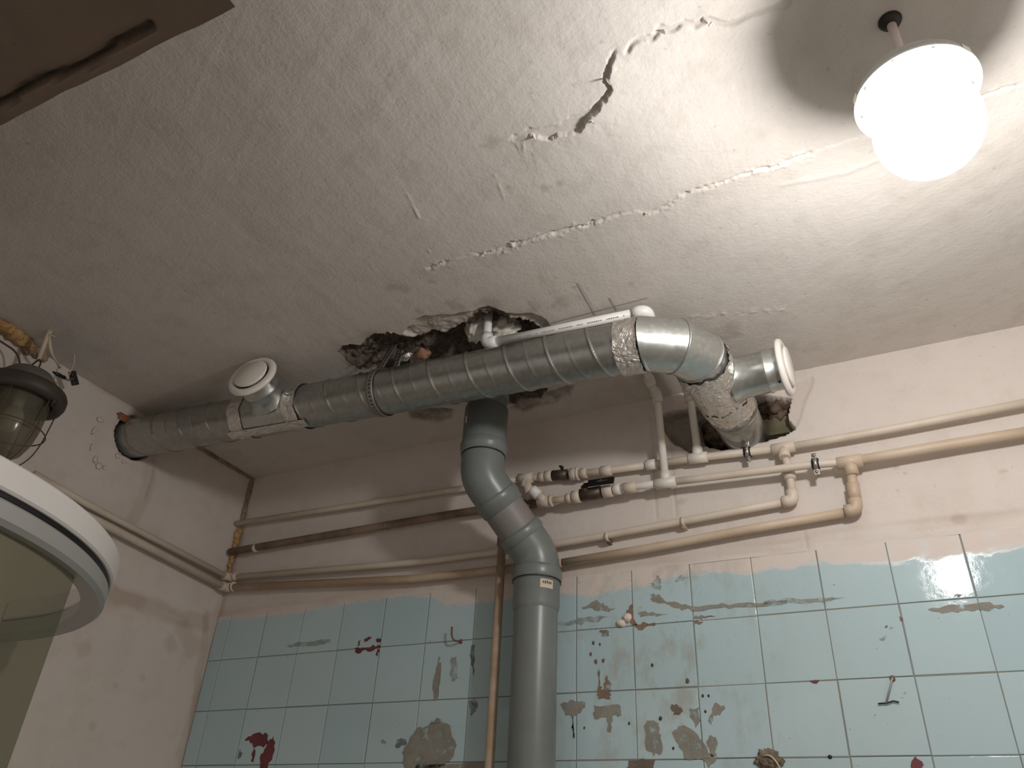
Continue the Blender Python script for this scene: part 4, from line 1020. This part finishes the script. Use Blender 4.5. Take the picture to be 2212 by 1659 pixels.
def curved_panel(name, r, a0, a1, z0, z1, mat, parent, th=.005, n=24):
    g = G(); a0, a1 = math.radians(a0), math.radians(a1); V = []; F = []
    for k in range(n + 1):
        a = a0 + (a1 - a0) * k / n
        for rr_ in (r, r + th):
            for z in (z0, z1): V.append((SC[0] + rr_ * math.cos(a), SC[1] + rr_ * math.sin(a), z))
    for k in range(n):
        b = 4 * k; c = 4 * k + 4; F += [(b, b + 1, c + 1, c), (b + 2, c + 2, c + 3, b + 3), (b + 1, b + 3, c + 3, c + 1), (b, c, c + 2, b + 2)]
    F += [(0, 2, 3, 1), (4 * n, 4 * n + 1, 4 * n + 3, 4 * n + 2)]
    g.add(V, F, True); return obj(name, g, mat, parent, auto=35)
door = curved_panel('glass_door', .630, -4, 33.5, .2, 1.862, 'shower_glass', shw)
rp_ = math.radians(2); c = np.array([SC[0] + .66 * math.cos(rp_), SC[1] + .66 * math.sin(rp_), 0]); g = G(); g.box(c + [0, 0, 1.03], (.03, .025, 1.66), None, .003); obj('post', g, 'white_frame', shw)

# ================================================================== SMALL THINGS ON THE TILED WALL
def patch(name, px_pts, mat, parent=wb, th=.0008, y=-.0042, jitter=.004, seed=1, sub=4):
    r = random.Random(seed); P = [onY(u, v, y) for u, v in px_pts]; out = []
    n = len(P)
    for i in range(n):
        a, b = P[i], P[(i + 1) % n]; L = np.linalg.norm(b - a)
        for k in range(sub):
            p = lerp(a, b, k / sub); j = min(jitter, L * .22)
            if k: p = p + np.array([r.uniform(-j, j), 0, r.uniform(-j, j)])
            out.append(p)
    g = G(); m_ = len(out); c = np.mean(out, 0)
    back = [p + np.array([0, th + .002, 0]) for p in out]; front = [p for p in out]
    g.add(back + front, [tuple(m_ + k for k in range(m_))] + [(k, (k + 1) % m_, m_ + (k + 1) % m_, m_ + k) for k in range(m_)], False)
    return obj(name, g, mat, parent)
c2 = lambda pl: [(900 + a * .3067, 1150 + b * .3067) for a, b in pl]
c3 = lambda pl: [(1200 + a * .2767, 1200 + b * .2767) for a, b in pl]
c1 = lambda pl: [(380 + a * .2767, 1200 + b * .2767) for a, b in pl]
c4 = lambda pl: [(1650 + a * .3129, 1140 + b * .3129) for a, b in pl]
PT = [
 ('mortar_smear', c1([(1880, 1350), (1970, 1330), (1995, 1290), (2060, 1275), (2140, 1330), (2190, 1480), (2170, 1560), (2080, 1650), (1780, 1690), (1765, 1540), (1820, 1440)]), 'mortar'),
 ('mortar_smear', c1([(2050, 790), (2070, 860), (2060, 1000), (2035, 1130), (2015, 1130), (2005, 1000), (2030, 880)]), 'mortar'),
 ('mortar_smear', c3([(40, 1160), (110, 1130), (225, 1140), (230, 1185), (150, 1250), (80, 1250)]), 'mortar'),
 ('mortar_smear', c3([(300, 1170), (490, 1160), (515, 1245), (440, 1250), (430, 1380), (405, 1370), (400, 1260), (300, 1280)]), 'mortar'),
 ('mortar_smear', c3([(690, 1330), (720, 1285), (800, 1300), (825, 1400), (830, 1540), (760, 1560), (710, 1520)]), 'mortar'),
 ('mortar_smear', c3([(910, 1380), (990, 1325), (1080, 1370), (1150, 1450), (1190, 1540), (1260, 1575), (1200, 1659), (1150, 1590), (1010, 1590), (960, 1470)]), 'mortar'),
 ('mortar_smear', c3([(1050, 1190), (1120, 1185), (1140, 1290), (1095, 1345), (1060, 1270)]), 'mortar'),
 ('mortar_smear', c3([(1240, 1155), (1320, 1170), (1285, 1250), (1240, 1245), (1220, 1320), (1190, 1295)]), 'mortar'),
 ('mortar_smear', c3([(1200, 1400), (1255, 1420), (1260, 1570), (1210, 1560), (1180, 1470)]), 'mortar'),
 ('mortar_smear', c3([(905, 1160), (950, 1165), (990, 1200), (970, 1240), (920, 1250)]), 'mortar_dark'),
 ('mortar_smear', c3([(200, 410), (260, 385), (320, 345), (380, 390), (470, 410), (420, 440), (300, 425)]), 'mortar'),
 ('mortar_smear', c3([(20, 530), (160, 500), (280, 475), (410, 480), (300, 520), (100, 545)]), 'film'),
 ('mortar_smear', c3([(640, 445), (760, 440), (880, 455), (780, 475), (660, 480)]), 'mortar'),
 ('mortar_smear', c3([(740, 310), (800, 300), (850, 350), (960, 370), (1060, 395), (1200, 385), (1400, 375), (1807, 350), (1807, 372), (1400, 400), (1240, 410), (1060, 430), (930, 410), (850, 370), (760, 360)]), 'mortar'),
 ('mortar_smear', c3([(730, 220), (790, 155), (820, 180), (820, 270), (780, 260)]), 'film'),
 ('mortar_smear', c3([(930, 205), (980, 150), (1030, 165), (1000, 200)]), 'film'),
 ('mortar_smear', c3([(1080, 480), (1140, 465), (1250, 470), (1180, 488), (1090, 490)]), 'mortar'),
 ('mortar_smear', c4([(1130, 565), (1290, 530), (1470, 520), (1640, 530), (1660, 545), (1560, 575), (1400, 570), (1260, 585), (1160, 575)]), 'mortar'),
 ('mortar_smear', c4([(0, 508), (220, 488), (400, 482), (560, 478), (420, 515), (210, 520), (0, 530)]), 'film'),
 ('rust_streak', c3([(325, 1050), (335, 880), (350, 1000), (365, 1050), (385, 960), (405, 935), (430, 990), (435, 1050), (430, 1120), (330, 1120)]), 'rustfilm'),
 ('rust_streak', c3([(345, 585), (410, 585), (420, 620), (360, 625)]), 'rustfilm'),
 ('rust_streak', c3([(610, 535), (780, 520), (770, 550), (640, 580)]), 'rustfilm'),
 ('rust_streak', c3([(1080, 512), (1150, 515), (1140, 530), (1090, 535)]), 'rustfilm'),
 ('paint_splash', c1([(540, 1435), (590, 1410), (630, 1385), (715, 1395), (720, 1450), (680, 1500), (600, 1490), (575, 1455)]), 'redpaint'),
 ('paint_splash', c1([(725, 1450), (760, 1410), (775, 1465), (755, 1560), (715, 1660), (655, 1690), (660, 1560), (700, 1500)]), 'redpaint'),
 ('paint_splash', c1([(605, 1500), (620, 1520), (600, 1620), (585, 1600)]), 'redpaint'),
 ('paint_splash', c1([(1400, 720), (1480, 725), (1530, 705), (1590, 700), (1590, 720), (1520, 750), (1460, 740), (1420, 765), (1400, 755)]), 'redpaint'),
 ('paint_splash', c1([(1420, 710), (1430, 665), (1442, 660), (1435, 700)]), 'redpaint'),
 ('paint_splash', c1([(1470, 650), (1500, 635), (1525, 635), (1490, 670), (1472, 675)]), 'redpaint'),
 ('paint_splash', c1([(1565, 650), (1595, 645), (1595, 670), (1572, 690)]), 'redpaint'),
 ('paint_splash', c1([(1565, 780), (1580, 720), (1588, 740), (1572, 785)]), 'redpaint'),
 ('paint_splash', c4([(1020, 1659), (1035, 1590), (1050, 1578), (1085, 1610), (1100, 1659)]), 'redpaint'),
 ('paint_splash', c4([(935, 612), (955, 620), (955, 645), (938, 640)]), 'redpaint'),
 ('paint_splash', c4([(835, 685), (850, 672), (852, 695)]), 'rust'),
 ('grime_spot', c1([(1710, 1490), (1730, 1440), (1790, 1430), (1800, 1470), (1740, 1500)]), 'grime'),
 ('grime_spot', c1([(1600, 1450), (1620, 1435), (1640, 1460), (1625, 1480)]), 'grime'),
 ('grime_spot', c1([(480, 1580), (490, 1520), (505, 1510), (510, 1560), (490, 1590)]), 'grime'),
 ('grime_spot', c1([(860, 705), (950, 675), (1200, 655), (1210, 675), (1100, 705), (900, 715)]), 'film'),
 ('grime_spot', c2([(380, 800), (410, 790), (410, 900), (400, 1010), (385, 900)]), 'grime'),
 ('grime_spot', c2([(240, 890), (285, 870), (290, 1030), (250, 1050), (230, 1000)]), 'film'),
 ('grime_spot', c2([(375, 1180), (430, 1180), (420, 1250), (380, 1290)]), 'grime'),
 ('grime_spot', c4([(1300, 465), (1340, 455), (1400, 445), (1400, 465), (1330, 475)]), 'grime'),
 ('grime_spot', c4([(800, 780), (850, 740), (845, 765), (830, 780)]), 'film'),
 ('grime_spot', c4([(320, 1058), (355, 1048), (380, 1055), (375, 1066), (330, 1068)]), 'redpaint'),
 ('grime_spot', c3([(130, 1265), (136, 1262), (150, 1400), (143, 1425), (138, 1400)]), 'black'),
 ('bare_patch', c3([(570, 1600), (775, 1590), (770, 1690), (560, 1690)]), 'mortar_dark'),
 ('bare_patch', c2([(490, 1620), (0, 1635), (0, 1690), (500, 1690)]), 'mortar'),
]
for k, (nm, pl, mt) in enumerate(PT): patch(nm, pl, mt, seed=k + 1)
# drops and specks
for k, (u, v, r, mt) in enumerate([(297, 683, 11, 'rust'), (347, 693, 8, 'rust'), (275, 770, 11, 'rust'), (315, 828, 13, 'rust'), (372, 820, 12, 'rust'), (755, 857, 10, 'ink'), (1170, 1218, 8, 'ink'), (1150, 1095, 9, 'ink'), (1195, 1095, 8, 'ink'), (820, 1270, 11, 'ink'), (575, 1310, 8, 'ink'), (225, 1345, 6, 'ink'), (1030, 980, 14, 'rust'), (920, 1505, 8, 'ink')]):
    p = onY(1200 + u * .2767, 1200 + v * .2767, -.0040); g = G(); rr_ = r * .2767 * .00115
    g.lump(p, (rr_, .0008, rr_ * 1.4), 2, .35, 1.5, k); obj('drop', g, mt, wb)
# bent hook nail
p = onY(996, 1386, -.003)
hk_ = thing('hook', (p[0], -.003, p[2]), 'rusty bent hook on the tiles left of the riser', 'hook')
g = G(); g.tube(fillet([p + [0, .006, 0], p + [0, -.012, -.002], p + [-.010, -.024, -.002], p + [-.016, -.026, .012], p + [-.017, -.026, .034]], .012), .0026, 8); obj('hook_wire', g, 'rust', hk_)
g = G(); g.lump(p + [0, -.001, 0], (.006, .003, .006), 2, .3, 2, 1); obj('hook_base', g, 'solid_mortar', hk_)
# wire hook on the right-hand tiles
p = onY(1928, 1466, -.004); q = onY(1914, 1519, -.009)
nl = thing('wire_hook', (p[0], -.002, p[2]), 'small grey wire hook with a cross foot on the right-hand tiles', 'hook')
g = G(); g.tube(fillet([p + [0, .006, 0], p + [0, -.004, 0], q], .004), .0021, 8); obj('shank', g, 'grey_frame', nl)
g = G(); g.lump(p + [0, -.001, 0], (.006, .002, .006), 2, .2, 2, 1); obj('rust_collar', g, 'rust', nl)
g = G(); g.tube([onY(1897, 1520, -.008), onY(1908, 1519, -.008), q, onY(1930, 1514, -.008), onY(1942, 1517, -.008)], .0015, 8); obj('cross_foot', g, 'darkmetal', nl)
# putty blob on the chipped tile
p = onY(1350, 1342, -.006)
pb = thing('putty_blob', (p[0], 0, p[2]), 'white putty blob under a chipped hole in the tiles', 'putty')
g = G(); g.lump(p + [-.010, 0, -.004], (.012, .008, .009), 3, .3, 1.8, 3); g.lump(p + [.007, 0, .008], (.011, .008, .011), 3, .3, 1.8, 5); obj('blob', g, 'putty', pb)
patch('chipped_hole', c3([(575, 395), (598, 378), (606, 395), (608, 470), (640, 540), (600, 545), (555, 470)]), 'dkbrown', seed=77)
# broken socket with wires at the bottom edge
p = onY(1655, 1640, -.008)
bs = thing('broken_anchor', (p[0], 0, p[2]), 'crumbling wall anchor with wire at the bottom edge', 'anchor')
g = G(); g.lump(p + [.004, .004, -.004], (.026, .010, .022), 4, .5, 2.2, 8); obj('crumbled_mortar', g, 'solid_mortar', bs)
g = G(); g.lump(p + [.012, -.003, -.002], (.012, .008, .009), 3, .4, 2, 4); obj('plug', g, 'solid_mortar', bs)
g = G(); g.tube(fillet([p + [-.004, -.006, .006], p + [.012, -.014, .006], p + [.026, -.012, -.012], p + [.030, -.008, -.03]], .01), .0018, 8); obj('wire_end', g, 'whitewire', bs)
g = G(); p = onY(1793, 1635, -.004); g.lump(p, (.0042, .003, .0042), 2, .1, 1, 1); mark(obj('dowel', g, 'black', base=p), 'small black dowel in the joint of the right-hand tiles', 'dowel')
for (u0, v0, u1, v1) in [(1185, 699, 1290, 671), (1290, 671, 1400, 643), (1251, 611, 1288, 679), (1318, 643, 1334, 669), (905, 690, 960, 676)]:
    a, b = onZ(u0, v0, ZC - .0022), onZ(u1, v1, ZC - .0022); e = unit(b - a); sgn = np.cross(e, (0, 0, 1)); g = G()
    g.box((a + b) / 2, (np.linalg.norm(b - a), .0008, .0012), np.stack([e, sgn, np.array([0, 0, 1.])], 1)); obj('pencil_line', g, 'print', ceil)
M['flake'] = M['ceil']
for (u, v, L, wd, ang) in [(1311, 170, .020, .007, 20), (1152, 294, .014, .006, 60), (1276, 258, .012, .010, 30), (1430, 70, .006, .008, 10), (1046, 547, .006, .006, 40), (1395, 460, .006, .008, 0)]:
    p = onZ(u, v, ZC - .002); r = math.radians(ang); d = np.array([math.cos(r), math.sin(r), 0]); g = G()
    V = [p - d * wd / 2 + [0, 0, .004], p + d * wd / 2 + [0, 0, .004], p + d * wd * .35 + [.002, .001, -L * .6], p + d * wd * .1 + [.004, .002, -L], p - d * wd * .3 + [.002, .0, -L * .5]]
    nn = np.cross(d, (0, 0, 1)) * .0014; m5 = len(V)
    g.add(V + [q + nn for q in V], [tuple(range(m5)), tuple(m5 + k for k in reversed(range(m5)))] + [(k, (k + 1) % m5, m5 + (k + 1) % m5, m5 + k) for k in range(m5)], False); obj('paint_flake', g, 'flake', ceil)
# curl of paint and bent bristle hanging from the ceiling cracks
p0 = onZ(1531, 56, 2.592); p1 = onZ(1537, 46, 2.585); p2 = onZ(1544, 60, 2.588)
g = G(); g.tube(fillet([p0, p1, p2], .006), .0011, 8); mark(obj('wire_curl', g, 'rodpaint', base=p0), 'tiny bent wire hanging from the upper ceiling crack', 'wire')
print('objects', len(bpy.data.objects))
